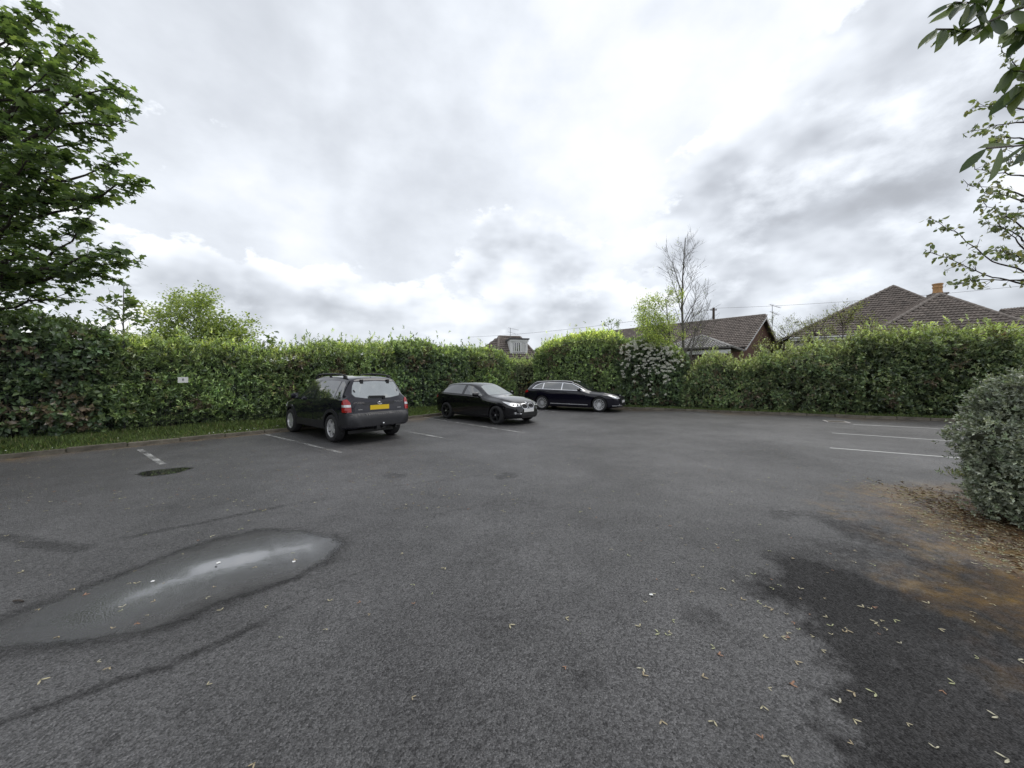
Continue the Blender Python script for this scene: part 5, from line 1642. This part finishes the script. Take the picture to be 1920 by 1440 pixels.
def small_tree(name, label, base, height_pts, tips, pal, leafL, wr, tpl, per, seed, bark='bark', single=0, r0=.05, droop=0.0, twigs=5, tw_len=(.15, .45), spread=.10, cat='tree', group=None, steep=.55, sub=0):
    rng = np.random.default_rng(seed); O = np.array(base)
    root = empty(name, base); tag(root, label, cat, group)
    tr = MB(); st = [np.array(p) - O for p in height_pts]; n = len(st)
    tr.tube(st, [max(.006, r0 * (1 - .8 * i / (n - 1))) for i in range(n)], 8); tr.build('trunk', M[bark], root, True)
    br = MB(); LV = Leaves()
    zs = [p[2] for p in st]
    for e in tips:
        e = np.array(e) - O
        zt = max(zs[0] + .2, min(zs[-1], e[2] - steep * np.hypot(*(e - st[0])[:2]) - .15)); i = max(0, min(n - 2, np.searchsorted(zs, zt) - 1)); f = (zt - zs[i]) / max(1e-6, zs[i + 1] - zs[i])
        s = st[i] + (st[i + 1] - st[i]) * min(1, max(0, f)); L = np.linalg.norm(e - s)
        pl = wander(rng, s, e, 6, .025, .02)
        br.tube(pl, [max(.004, (.008 + .007 * L) * (1 - k / 6.6)) for k in range(7)], 5)
        d = (e - s) / max(L, 1e-6)
        for q in range(max(2, int(twigs * L))):
            g = rng.uniform(.3, 1.0); i = min(5, int(g * 6)); b = np.array(pl[i]) + (np.array(pl[i + 1]) - np.array(pl[i])) * (g * 6 - i)
            sd_ = rng.normal(0, 1, 3); sd_ -= d * (sd_ @ d); sd_ /= np.linalg.norm(sd_)
            t = b + (d * .7 + sd_ * .8 + np.array([0, 0, .25])) * rng.uniform(*tw_len)
            if q == 0: t = e; b = np.array(pl[-2])
            br.tube([b, t], [.006, .0025], 4, False)
            for m in range(sub):
                b2 = b + (t - b) * rng.uniform(.3, .9); t2 = b2 + (t - b) * rng.uniform(.2, .45) + rng.normal(0, .09, 3) + np.array([0, 0, .06]); br.tube([b2, t2], [.004, .002], 3, False)
            for m in range(rng.poisson(per)):
                c = b + (t - b) * rng.uniform(.3, 1.1) + rng.normal(0, spread, 3)
                ax = unit((d * .4 + sd_ * .3 + rng.normal(0, .7, 3))[None])[0]; ax[2] -= droop
                LV.add(c + O, ax, np.array([rng.normal(0, .4), rng.normal(0, .4), 1.0]), leafL * rng.uniform(.65, 1.25), np.array(pal[rng.integers(len(pal))]) * rng.uniform(.8, 1.25))
    br.build('branches', M[bark], root, True)
    if LV.p: leaf_set(root, LV, tpl, wr, M['leaf_soft'], single, seed, O)
    return root


def scatter(rng, px, py, rx, ry, d, dd, n):
    out = []
    while len(out) < n:
        a, b = rng.uniform(-1, 1, 2)
        if a * a + b * b <= 1: out.append(np.array(P(px + a * rx, py + b * ry, d + rng.uniform(-dd, dd))))
    return out


rg = np.random.default_rng(77)
SY = [(.032, .060, .020), (.050, .085, .025), (.09, .12, .035)]
# young sycamore sticking out of the hedge at the left
b_ = P(232, 700, 11.3)
small_tree('sycamore_sapling', 'young sycamore shooting up above the hedge left of the round tree', (b_.x, b_.y, 0), [(b_.x, b_.y, 0), (b_.x + .05, b_.y, 1.8), (b_.x - .02, b_.y, 3.3), tuple(P(232, 535, 11.3))],
           [P(232, 530, 11.3), P(205, 560, 11.2), P(250, 570, 11.4), P(222, 590, 11.0), P(255, 600, 11.3), P(210, 610, 11.4), P(240, 555, 11.6), P(190, 568, 11.3), P(258, 588, 11.6)], SY, .16, 1.0, TS, 5, 21, 'bark_dark', r0=.035, twigs=7, tw_len=(.12, .35))
# rounded pale tree beyond the hedge
PA = [(.085, .125, .030), (.12, .165, .040), (.06, .095, .028), (.15, .19, .05)]
b_ = P(375, 700, 24)
tips = scatter(rg, 350, 600, 78, 45, 24, 1.6, 44) + scatter(rg, 440, 622, 40, 26, 24, 1.2, 16) + scatter(rg, 340, 640, 110, 20, 24, 1.5, 22)
small_tree('field_maple', 'rounded pale green tree standing beyond the left hedge', (b_.x, b_.y, 0), [(b_.x, b_.y, 0), (b_.x, b_.y, 1.6), (b_.x - .3, b_.y, 3.0), (b_.x - .2, b_.y, 5.2)], tips, PA, .17, .75, T2, 11, 22, 'bark_dark', r0=.16, twigs=7, tw_len=(.25, .7), spread=.20)
# little tree tips over the hedges
b_ = P(492, 700, 13.6)
small_tree('sycamore_sapling', 'thin sycamore shoot above the hedge left of the tall car', (b_.x, b_.y, 0), [(b_.x, b_.y, 0), (b_.x, b_.y, 1.8), tuple(P(492, 640, 13.6))],
           [P(480, 640, 13.6), P(505, 632, 13.6), P(498, 645, 13.4), P(515, 646, 13.5)], SY, .13, 1.0, TS, 4, 23, 'bark_dark', r0=.025, twigs=6, tw_len=(.1, .3))
b_ = P(1146, 700, 21.6)
small_tree('topped_tree', 'short dark tree tip with three tufts above the hedge behind the estate car', (b_.x, b_.y, 0), [(b_.x, b_.y, 0), (b_.x, b_.y, 2.4), tuple(P(1146, 612, 21.6))],
           [P(1134, 608, 21.6), P(1146, 603, 21.5), P(1158, 606, 21.7), P(1150, 622, 21.5), P(1140, 628, 21.5), P(1156, 630, 21.6)], [(.035, .065, .02), (.06, .10, .025), (.09, .14, .03)], .11, .5, T2, 16, 24, 'bark_dark', r0=.07, twigs=9, tw_len=(.1, .25), spread=.08)

# pale leafy ash beside the bare one
AS = [(.14, .19, .035), (.19, .24, .045), (.10, .15, .03), (.22, .26, .07)]
b_ = P(1271, 745, 19.6)
tips = scatter(rg, 1213, 585, 22, 30, 19.8, .5, 10) + scatter(rg, 1250, 575, 30, 38, 19.7, .6, 14) + scatter(rg, 1240, 622, 48, 28, 19.6, .7, 14) + [np.array(P(1196, 572, 19.6)), np.array(P(1278, 552, 19.7)), np.array(P(1200, 600, 19.5))]
small_tree('young_ash', 'young ash with fresh yellow green leaves, left of the bare tree', (b_.x, b_.y, 0), [(b_.x, b_.y, 0), tuple(P(1271, 715, 19.6)), tuple(P(1264, 670, 19.6)), tuple(P(1256, 630, 19.6)), tuple(P(1248, 560, 19.6))], tips, AS, .12, .40, T2, 17, 25, 'bark', r0=.075, steep=.9, twigs=6, tw_len=(.15, .4), spread=.10, droop=.2)
# bare tree
b_ = P(1282, 745, 19.9)
bt = [(1246, 468), (1285, 446), (1292, 452), (1277, 455), (1305, 458), (1300, 478), (1270, 470), (1262, 492), (1258, 500), (1296, 500), (1250, 505), (1306, 515), (1312, 535), (1322, 535), (1326, 552), (1305, 560),
      (1332, 570), (1318, 590), (1260, 530), (1268, 545), (1322, 610), (1330, 600), (1308, 500), (1275, 490), (1290, 470), (1255, 560), (1300, 590), (1335, 620), (1312, 570)]
small_tree('bare_tree', 'tall thin almost leafless tree rising above the back hedge', (b_.x, b_.y, 0), [(b_.x, b_.y, 0), tuple(P(1282, 700, 19.9)), tuple(P(1281, 640, 19.9)), tuple(P(1279, 580, 19.9)), tuple(P(1280, 520, 19.9)), tuple(P(1285, 447, 19.9))],
           [np.array(P(x, y, 19.9 + rg.uniform(-.5, .5))) for x, y in bt], [(.10, .15, .03), (.16, .20, .05)], .07, .45, T2, .3, 26, 'bark', r0=.10, twigs=8, tw_len=(.2, .7), steep=1.9, sub=3)
for k, (px0, px1, pyt, dd) in enumerate([(1296, 1304, 615, 20.1), (1275, 1268, 640, 19.8)]):
    b_ = P(px0, 745, dd)
    small_tree('slim_stem', ['pale slim stem just right of the bare tree', 'pale slim stem just left of the bare tree'][k], (b_.x, b_.y, 0), [(b_.x, b_.y, 0), tuple(P(px0 - 2, 680, dd)), tuple(P(px1, pyt, dd))],
               [np.array(P(px1 + rg.uniform(-22, 28), pyt + rg.uniform(-30, 25), dd)) for _ in range(7)], AS, .08, .4, T2, 1.2, 27 + k, 'bark', r0=.06, twigs=5, tw_len=(.15, .5), steep=1.6, sub=2)
# leggy sprays above the mixed hedge
for k, (px0, top_, n) in enumerate([(1478, 596, 16), (1530, 590, 20), (1580, 572, 18), (1640, 590, 14), (1425, 630, 9)]):
    d_ = [17.9, 17.4, 16.9, 16.4, 18.4][k]; b_ = P(px0, 720, d_)
    small_tree('hedge_shrub', ['thin twiggy shrub poking up beside the bungalow gable', 'sparse leggy shrub between the two roofs', 'tall sparse shrub against the left slope of the tiled roof', 'thin shrub in front of the tiled roof', 'low twiggy shrub under the bungalow roof'][k],
               (b_.x, b_.y, 0), [(b_.x, b_.y, 0), (b_.x, b_.y, 2.0), tuple(P(px0, top_ + 40, d_))], [np.array(P(px0 + rg.uniform(-38, 38), rg.uniform(top_, top_ + 55), d_ + rg.uniform(-.4, .4))) for _ in range(n)],
               [(.085, .105, .035), (.12, .14, .045), (.09, .08, .035)], .065, .55, T2, 9, 40 + k, 'bark_dark', r0=.04, twigs=9, tw_len=(.1, .4), spread=.06, cat='shrub', sub=1)


# ---- cherry at the right edge, trunk just out of the picture
def cherry():
    rng = np.random.default_rng(9); tx, ty = 7.6, 4.6
    root = empty('cherry_tree', (tx, ty, 0)); tag(root, 'thin branched tree with small drooping leaves reaching in from the right edge', 'tree'); O = np.array([tx, ty, 0.])
    tr = MB(); tr.tube([(0, 0, -.1), (.05, 0, 1.2), (-.05, .05, 2.6), (.02, 0, 4.2), (0, 0, 5.6), (.05, 0, 6.6)], [.09, .08, .065, .05, .03, .012], 10); tr.build('trunk', M['bark_dark'], root, True)
    br = MB(); LV = Leaves(); pal = [(.055, .075, .028), (.085, .11, .038), (.035, .055, .022), (.10, .10, .04)]
    paths = [[(2050, 560), (1920, 508), (1860, 490), (1800, 440), (1746, 410)], [(2060, 590), (1920, 532), (1860, 520), (1800, 494), (1745, 472)], [(2050, 500), (1920, 430), (1880, 400), (1845, 380)],
             [(2060, 400), (1920, 365), (1870, 352), (1815, 346)], [(2060, 360), (1920, 330), (1870, 325), (1828, 318)], [(2060, 230), (1920, 203), (1870, 200), (1826, 200)], [(2060, 260), (1920, 228), (1870, 236), (1822, 246)],
             [(2060, 300), (1920, 262), (1880, 255), (1868, 268)], [(2050, 180), (1930, 150), (1900, 118), (1880, 98)], [(2050, 480), (1920, 450), (1890, 430), (1840, 418)], [(2040, 590), (1920, 470), (1895, 440), (1872, 420)],
             [(2050, 590), (1920, 525), (1840, 525), (1798, 530)], [(2060, 400), (1920, 378), (1880, 365), (1845, 362)], [(2050, 520), (1930, 485), (1900, 478), (1885, 470)], [(2060, 330), (1930, 296), (1905, 290), (1890, 300)],
             [(2060, 560), (1940, 500), (1905, 480), (1870, 470)], [(2060, 430), (1930, 410), (1900, 402), (1880, 408)]]
    for k, pa in enumerate(paths):
        d0 = 4.5; d1 = 4.0 + .35 * rng.uniform(-1, 1)
        w = [np.array(P(x, y, d0 + (d1 - d0) * i / (len(pa) - 1))) - O for i, (x, y) in enumerate(pa)]
        s = np.array([0, 0, min(6.2, max(1.4, w[0][2] - .35))]); w = [s] + w
        # smooth subdivision
        q = []
        for a, b in zip(w[:-1], w[1:]):
            for i in range(4): q.append(a + (b - a) * i / 4 + rng.normal(0, .006, 3))
        q.append(w[-1]); n = len(q)
        br.tube(q, [max(.0028, .020 * (1 - i / n) ** 1.2) for i in range(n)], 5)
        for i in range(5, n):
            f = i / n
            for m in range(2 if f < .6 else 3):
                if rng.uniform() > (.34 if f < .6 else .85): continue
                d = unit((q[i] - q[i - 1])[None])[0]; sp = rng.normal(0, 1, 3); sp /= np.linalg.norm(sp); tl = rng.uniform(.02, .10) * (1.6 if rng.uniform() < .25 else 1)
                t = q[i] + (d * .5 + sp * .8) * tl; br.tube([q[i], t], [.003, .0018], 4, False)
                for r in range(rng.integers(2, 5)):
                    ax = unit((d * .2 + rng.normal(0, .55, 3) + np.array([0, 0, -.55]))[None])[0]
                    LV.add(t + rng.normal(0, .012, 3) + O, ax, rng.normal(0, 1, 3), rng.uniform(.035, .068), np.array(pal[rng.integers(4)]) * rng.uniform(.8, 1.2))
    br.build('branches', M['bark_dark'], root, True)
    leaf_set(root, LV, T4, .62, M['leaf_soft'], 300, 6, O)


cherry()

TL = (np.array([(0, 0, 0), (.12, .22, .03), (.30, .42, .05), (.52, .50, .05), (.74, .40, .03), (.90, .18, 0), (1, 0, -.05), (.90, -.18, 0), (.74, -.40, .03), (.52, -.50, .05), (.30, -.42, .05), (.12, -.22, .03),
                (.2, 0, -.015), (.5, 0, -.03), (.78, 0, -.03)]),
      np.array([(0, 12, 1), (1, 12, 2), (2, 12, 13), (2, 13, 3), (3, 13, 4), (4, 13, 14), (4, 14, 5), (5, 14, 6), (6, 14, 7), (7, 14, 8), (8, 14, 13), (8, 13, 9), (9, 13, 10), (10, 13, 12), (10, 12, 11), (11, 12, 0)]))


def near_laurel():
    rng = np.random.default_rng(31); tx, ty = 3.3, 1.35
    root = empty('laurel_tree', (tx, ty, 0)); tag(root, 'laurel with large glossy leaves overhanging the top right corner', 'tree'); O = np.array([tx, ty, 0.])
    tr = MB(); tr.tube([(0, 0, -.05), (.05, 0, 1.0), (-.05, .02, 2.0), (-.1, 0, 2.9), (0, 0, 3.6)], [.06, .05, .04, .03, .015], 9); tr.build('trunk', M['bark_dark'], root, True)
    br = MB(); LV = Leaves(); pal = [(.045, .085, .022), (.065, .110, .028), (.030, .060, .018), (.085, .125, .03)]
    shoots_ = [[(2150, 40), (1990, -10), (1900, 20), (1820, 55), (1755, 55)], [(2150, 0), (1980, -40), (1900, -20), (1840, 5), (1790, 5)], [(2150, 60), (2000, 20), (1940, 45), (1890, 62)], [(2140, 80), (2020, 70), (1960, 70), (1900, 50)],
               [(2150, -40), (1990, -90), (1900, -60), (1850, -30)], [(2150, 180), (2010, 150), (1950, 140), (1895, 130)], [(2150, 320), (2020, 280), (1950, 270), (1850, 278)], [(2150, 180), (2000, 150), (1960, 160), (1905, 160)], [(2150, -80), (1960, -150), (1860, -130), (1800, -80)],
               [(2180, 20), (2080, -60), (1990, -80)], [(2180, 150), (2090, 60), (2020, 50)], [(2180, 250), (2110, 200), (2040, 190)]]
    for k, pa in enumerate(shoots_):
        d0 = 1.75; d1 = 1.35 if k not in (6,) else 1.25
        w = [np.array(P(x, y, d0 + (d1 - d0) * i / (len(pa) - 1))) - O for i, (x, y) in enumerate(pa)]
        w = [np.array([-.05, 0, max(.8, w[0][2] - .35)])] + w; q = []
        for a, b in zip(w[:-1], w[1:]):
            for i in range(4): q.append(a + (b - a) * i / 4)
        q.append(w[-1]); n = len(q); br.tube(q, [max(.003, .012 * (1 - i / n)) for i in range(n)], 6)
        for i in range(7 if k < 9 else 3, n):
            for m in range(3 if k != 6 else 1):
                d = unit((q[i] - q[i - 1])[None])[0]; sp = rng.normal(0, .6, 3)
                ax = unit((d * .75 + sp * .7 + np.array([-.15, 0, -.50]))[None])[0]
                f = i / n; l = rng.uniform(.065, .125) if k != 6 else rng.uniform(.10, .17)
                if i == n - 1: l *= .7
                LV.add(q[i] + O, ax, np.array([rng.normal(0, .6), rng.normal(-.6, .4), .7]), l, np.array(pal[rng.integers(4)]) * rng.uniform(.8, 1.2))
    br.build('branches', M['bark'], root, True)
    leaf_set(root, LV, TL, .36, M['leaf_near'], 300, 8, O)


near_laurel()


# ---- grey green shrub at the right edge
def shrub():
    rng = np.random.default_rng(13)
    c0 = P(1990, 900, 4.4); root = empty('evergreen_shrub', (c0.x, c0.y, 0)); tag(root, 'grey green small-leaved evergreen shrub at the right edge', 'shrub'); O = np.array([c0.x, c0.y, 0.])
    lobes = [(P(1910, 768, 4.5), .40, .42), (P(1985, 770, 4.6), .55, .50), (P(1868, 826, 4.35), .36, .22), (P(1930, 850, 4.3), .45, .40), (P(1912, 910, 4.15), .36, .36), (P(1950, 950, 4.1), .45, .35), (P(2060, 860, 4.4), .7, .7), (P(2000, 940, 4.0), .45, .38), (P(1890, 780, 4.45), .28, .26), (P(1990, 830, 4.9), .7, .7), (P(2120, 930, 4.3), .7, .7), (P(1893, 870, 4.25), .3, .28)]
    parts = []; core = MB()
    pal = [(.062, .080, .045), (.085, .105, .060), (.042, .058, .034), (.115, .13, .085), (.06, .095, .04)]
    for (c, r, rz) in lobes:
        c = np.array(c) - O; n = int(11000 * r * rz)
        d = unit(rng.normal(0, 1, (n, 3))); bump = 1 + .34 * (fbm(d[:, 0] * 3 + c[0] * 9, d[:, 1] * 3 + d[:, 2] * 4, 7)[:, None] - .5) * 2
        rad = rng.uniform(.62, 1.04, (n, 1)) ** .5 * bump
        rad = np.where(rng.uniform(0, 1, (n, 1)) < .05, rad * rng.uniform(1.1, 1.45, (n, 1)), rad)
        p = c + d * np.array([r, r, rz]) * rad; kp = p[:, 2] > .03; p = p[kp]; dd = d[kp]
        dr = dd + rng.normal(0, .5, p.shape); dr[:, 2] += .3
        parts.append(shoots(rng, p, dr, 6, .038, .5, rnd_col(rng, len(p), pal, [.27, .28, .2, .12, .13]), .9, .035))
        N1, N2 = 8, 12; vs = []
        for i in range(N1 + 1):
            th = math.pi * i / N1
            for k in range(N2):
                ph = 2 * math.pi * k / N2; vs.append((c[0] + r * .68 * math.sin(th) * math.cos(ph), c[1] + r * .68 * math.sin(th) * math.sin(ph), max(.02, c[2] + rz * .68 * math.cos(th))))
        core.add(vs, [(i * N2 + k, i * N2 + (k + 1) % N2, (i + 1) * N2 + (k + 1) % N2, (i + 1) * N2 + k) for i in range(N1) for k in range(N2)])
    leaf_object('foliage', parts, M['leaf_shrub'], root)
    core.build('twigs', M['twig'], root)
    st = MB()
    for k in range(14):
        a = rng.uniform(0, 6.28); b = np.array([.35 * math.cos(a) - .2, .35 * math.sin(a), 0]); t = np.array(lobes[k % len(lobes)][0]) - O
        st.tube([b, (b + t) / 2 + rng.normal(0, .05, 3), t], [.02, .014, .006], 5)
    st.build('stems', M['bark_dark'], root)


shrub()

# ================================================================== ground cover and litter


def grass():
    rng = np.random.default_rng(3)
    n = 70000
    t = rng.uniform(-13, 15.5, n); off = rng.beta(1.0, 1.25, n) * 2.7 + .11
    keep = fbm(t * 1.2, off * 1.5, 4) + rng.uniform(-.25, .25, n) > .30; t, off = t[keep], off[keep]; n = len(t)
    q = K0[None] + A[None] * t[:, None] + NA[None] * off[:, None]; pos = np.concatenate([q, np.full((n, 1), .068)], 1)
    ax = rng.normal(0, .42, (n, 3)); ax[:, 2] = 1.0
    near = sstep(.1, .8, off); ln = rng.uniform(.04, .12, n) * (.55 + .9 * near) * (.6 + .9 * fbm(t * .9, off, 6))
    pal = [(.060, .105, .022), (.085, .130, .028), (.045, .080, .020), (.13, .13, .05)]
    a1 = leaf_arrays(pos, ax, rng.normal(0, 1, (n, 3)), ln, np.full(n, .011), rnd_col(rng, n, pal, [.36, .32, .24, .08]), T2)
    # back strip
    m = 9000; s = rng.uniform(SCN, 24, m); off = rng.beta(1, 1.6, m) * .7 + .12
    q = B0[None] + B[None] * s[:, None] + NB[None] * off[:, None]; pos = np.concatenate([q, np.full((m, 1), .07)], 1)
    ax = rng.normal(0, .5, (m, 3)); ax[:, 2] = 1.0
    a2 = leaf_arrays(pos, ax, rng.normal(0, 1, (m, 3)), rng.uniform(.05, .16, m), np.full(m, .014), rnd_col(rng, m, pal, [.36, .32, .24, .08]), T2)
    # tufts at the foot of the shrub
    m = 2600; c = G(1880, 915); pos = np.stack([c.x + .30 + rng.normal(0, .13, m), c.y + .1 + rng.normal(0, .30, m), np.full(m, .003)], 1)
    ax = rng.normal(0, .5, (m, 3)); ax[:, 2] = .9
    a3 = leaf_arrays(pos, ax, rng.normal(0, 1, (m, 3)), rng.uniform(.03, .11, m), np.full(m, .006), rnd_col(rng, m, [(.10, .14, .03), (.07, .10, .025), (.16, .15, .06)]), T2)
    o = leaf_object('grass', [a1, a2, a3], M['grass'], None); tag(o, 'short green grass on the verges')
    # daisies and fallen petals
    n = 420; t = np.concatenate([rng.normal(0.2, 1.2, n // 2), rng.uniform(-6, 9, n - n // 2)]); off = rng.uniform(.2, 1.7, n)
    q = K0[None] + A[None] * t[:, None] + NA[None] * off[:, None]; pos = np.concatenate([q, rng.uniform(.10, .14, (n, 1))], 1)
    nr = rng.normal(0, .3, (n, 3)); nr[:, 2] = 1
    o = leaf_object('daisies', [leaf_arrays(pos, unit(np.cross(nr, rng.normal(0, 1, (n, 3)))), nr, np.full(n, .03), np.full(n, .03), np.tile((.7, .7, .66), (n, 1)), T2)], M['litter'], None); tag(o, 'small white daisies in the verge grass')


grass()

# winged seed: two blades joined at a nutlet
SD_V = np.array([(0, 0, .004), (.30, .14, .010), (.78, .16, .014), (1.0, .02, .010), (.62, -.09, .012), (.22, -.06, .010),
                 (-.10, .32, .010), (.0, .82, .014), (.16, 1.0, .010), (.22, .62, .012), (.14, .22, .010), (.05, .05, .05), (-.10, .02, .01), (.02, -.10, .01)])
SD_F = [(0, 5, 4), (0, 4, 1), (1, 4, 2), (2, 4, 3), (0, 10, 6), (6, 10, 9), (6, 9, 7), (7, 9, 8), (11, 13, 0), (11, 0, 12), (11, 12, 13), (12, 6, 11), (11, 5, 13)]


def seeds():
    rng = np.random.default_rng(19); mats = [(.42, .39, .26), (.36, .31, .20), (.48, .46, .34), (.30, .19, .12), (.38, .40, .24)]; ms = []
    for k, c in enumerate(mats):
        v = SD_V.copy(); v[6:11, 0] += (.0, .1, -.1, .25, -.2)[k]; v[:, 2] *= 1 + .5 * k % 2
        me = np_mesh('seed', v, np.array(SD_F), np.tile(c, (len(v), 1)), True); me.materials.append(M['litter']); ms.append(me)
    spots = [(1340, 1215), (1345, 1228), (1490, 1240), (1316, 1270), (1440, 1291), (1240, 1352), (1338, 1353), (1602, 1300), (1768, 1296), (772, 1308), (1062, 1251), (388, 1286), (182, 1243), (206, 1252), (76, 1276), (478, 1432), (1205, 1254), (1206, 1268),
             (1200, 1176), (1236, 1188), (1222, 1114), (1475, 1186), (1500, 1182), (1465, 1195), (1482, 1198), (1527, 1195), (1560, 1175), (1588, 1182), (1620, 1140), (1634, 1143), (1650, 1163), (1676, 1163), (1645, 1168), (1540, 1220), (1790, 1282), (1690, 1208),
             (1430, 1325), (1480, 1283), (1576, 1320), (1640, 1300), (1600, 1350), (1600, 1398), (1480, 1420), (1755, 1405), (1890, 1425), (1430, 1388), (1870, 1345), (1700, 1357), (1835, 1235), (1910, 1240), (1400, 1080), (1415, 1078), (1372, 1090), (1355, 1103), (1296, 1078),
             (1450, 1104), (1500, 1105), (1420, 1130), (1450, 1143), (1390, 1125), (1760, 1180), (1850, 1122), (1742, 1133), (1785, 1020), (1700, 1022), (1640, 1060), (1560, 1040), (1600, 1033), (1660, 1010), (1490, 1048), (1145, 1030), (1060, 1160), (955, 1172), (415, 1145), (618, 1128), (550, 1052), (255, 1095), (140, 1104), (155, 1118), (75, 1142), (210, 1180), (258, 1168), (110, 1194), (45, 1072), (370, 1015), (395, 1006), (450, 992), (835, 1065), (775, 1096)]
    k = 0

    def put(x, y, sc):
        nonlocal k
        o = bpy.data.objects.new('winged_seed', ms[rng.choice(5, p=[.3, .22, .2, .13, .15])]); COL.objects.link(o); o.location = (x, y, .005); s = sc; o.scale = (s, s, s)
        o.rotation_euler = (rng.normal(0, .05), rng.normal(0, .05), rng.uniform(0, 6.28)); k += 1
        tag(o, 'fallen pale winged tree seed lying on the dark asphalt', 'seed', 'winged seeds scattered over the asphalt')
    for (px, py) in spots:
        g = G(px, py); put(g.x, g.y, rng.uniform(.022, .040))
    while k < 215:
        px = rng.uniform(0, 1920) if rng.uniform() < .55 else rng.uniform(1200, 1920); py = rng.uniform(860, 1200)
        g = G(px, py)
        if g.x > 4.6 and g.y > 3: continue
        put(g.x, g.y, rng.uniform(.015, .030))
    # the rest, farther off and in the litter by the shrub
    n = 2600; px = rng.uniform(-60, 1900, n); py = HZ + 68 + rng.gamma(1.6, 55, n); d = F * CH / (py - HZ); x = (px - 960) / F * d; y = d
    gl = (x - K0[0]) * NA[0] + (y - K0[1]) * NA[1]; gb = (x - B0[0]) * NB[0] + (y - B0[1]) * NB[1]
    ok = (gl < -.05) & (gb < -.05) & (y > 4.5); ok &= (rng.uniform(0, 1, n) < np.where(px < 900, 1, .35)); x, y = x[ok], y[ok]
    t = rng.uniform(-12, 9, 1500); q = K0[None] + A[None] * t[:, None] - NA[None] * rng.exponential(.10, (1500, 1)); x = np.concatenate([x, q[:, 0]]); y = np.concatenate([y, q[:, 1]])
    m = 1500; a = rng.uniform(0, 1, m); ex = 5.7 + (4.2 - 5.7) * a + rng.exponential(.45, m) - .35; ey = 5.5 + (2.4 - 5.5) * a + rng.normal(0, .35, m); x = np.concatenate([x, ex]); y = np.concatenate([y, ey])
    n = len(x); ang = rng.uniform(0, 6.28, n); sc = rng.uniform(.018, .040, n); v = SD_V[None] * sc[:, None, None]
    X = v[:, :, 0] * np.cos(ang)[:, None] - v[:, :, 1] * np.sin(ang)[:, None] + x[:, None]; Y = v[:, :, 0] * np.sin(ang)[:, None] + v[:, :, 1] * np.cos(ang)[:, None] + y[:, None]
    V_ = np.stack([X, Y, v[:, :, 2] + .005], -1).reshape(-1, 3); Fc = (np.arange(n) * len(SD_V))[:, None, None] + np.array(SD_F)[None]
    col = np.repeat(np.array(mats)[rng.integers(0, 5, n)] * rng.uniform(.6, 1.05, (n, 1)), len(SD_V), 0)
    o = link('seed_litter', np_mesh('seed_litter', V_, Fc.reshape(-1, 3), col), None, M['litter']); tag(o, 'far winged seeds and dry scraps over the asphalt', kind='stuff')
    # dry straw-like leaves in front of the shrub
    m = 2600; a = rng.uniform(0, 1.1, m); ex = 5.9 + (4.3 - 5.9) * a + rng.exponential(.42, m) - .30; ey = 5.3 + (2.2 - 5.3) * a + rng.normal(0, .3, m)
    p = np.stack([ex, ey, rng.uniform(.004, .02, m)], 1); ax = rng.normal(0, 1, (m, 3)); ax[:, 2] *= .12; nr = rng.normal(0, .3, (m, 3)); nr[:, 2] = 1
    o = leaf_object('leaf_litter', [leaf_arrays(p, ax, nr, rng.uniform(.02, .075, m), rng.uniform(.005, .016, m), rnd_col(rng, m, [(.30, .24, .14), (.16, .10, .05), (.40, .36, .24), (.10, .06, .03)]), T2)], M['litter'], None); tag(o, 'dry straw coloured leaf litter at the foot of the evergreen shrub')


seeds()

# stick and scraps
p = G(34, 1130); mb = MB(); mb.tube([p + Vector((-.035, 0, .012)), p + Vector((0, .006, .014)), p + Vector((.04, -.002, .011))], [.007, .008, .006], 7)
tag(mb.build('stick', M['bark_dark'], None, True), 'short broken stick lying left of the large puddle', 'stick')


def petal(px, py, s, label, c, z=.006):
    g = G(px, py, z); mb = MB(); rr = random.Random(px)
    N = 9; vs = [(g.x, g.y, z + .006)] + [(g.x + s * rr.uniform(.7, 1.2) * math.cos(6.283 * i / N), g.y + s * rr.uniform(.6, 1.1) * math.sin(6.283 * i / N), z + rr.uniform(0, .004)) for i in range(N)]
    mb.add(vs, [(0, 1 + i, 1 + (i + 1) % N) for i in range(N)]); tag(mb.build('petal', c), label, 'petal')


petal(551, 1053, .016, 'white petal lying at the right end of the large puddle', M['white_sign'])
petal(286, 1090, .014, 'white petal lying in the left half of the large puddle', M['white_sign'])
petal(410, 1055, .018, 'pale petal at the left rim of the bright reflection', M['white_sign'])
petal(1221, 1115, .016, 'pale petal lying alone right of the picture middle', M['white_sign'])
petal(405, 1062, .010, 'dark scrap at the left rim of the bright reflection', M['ink'])
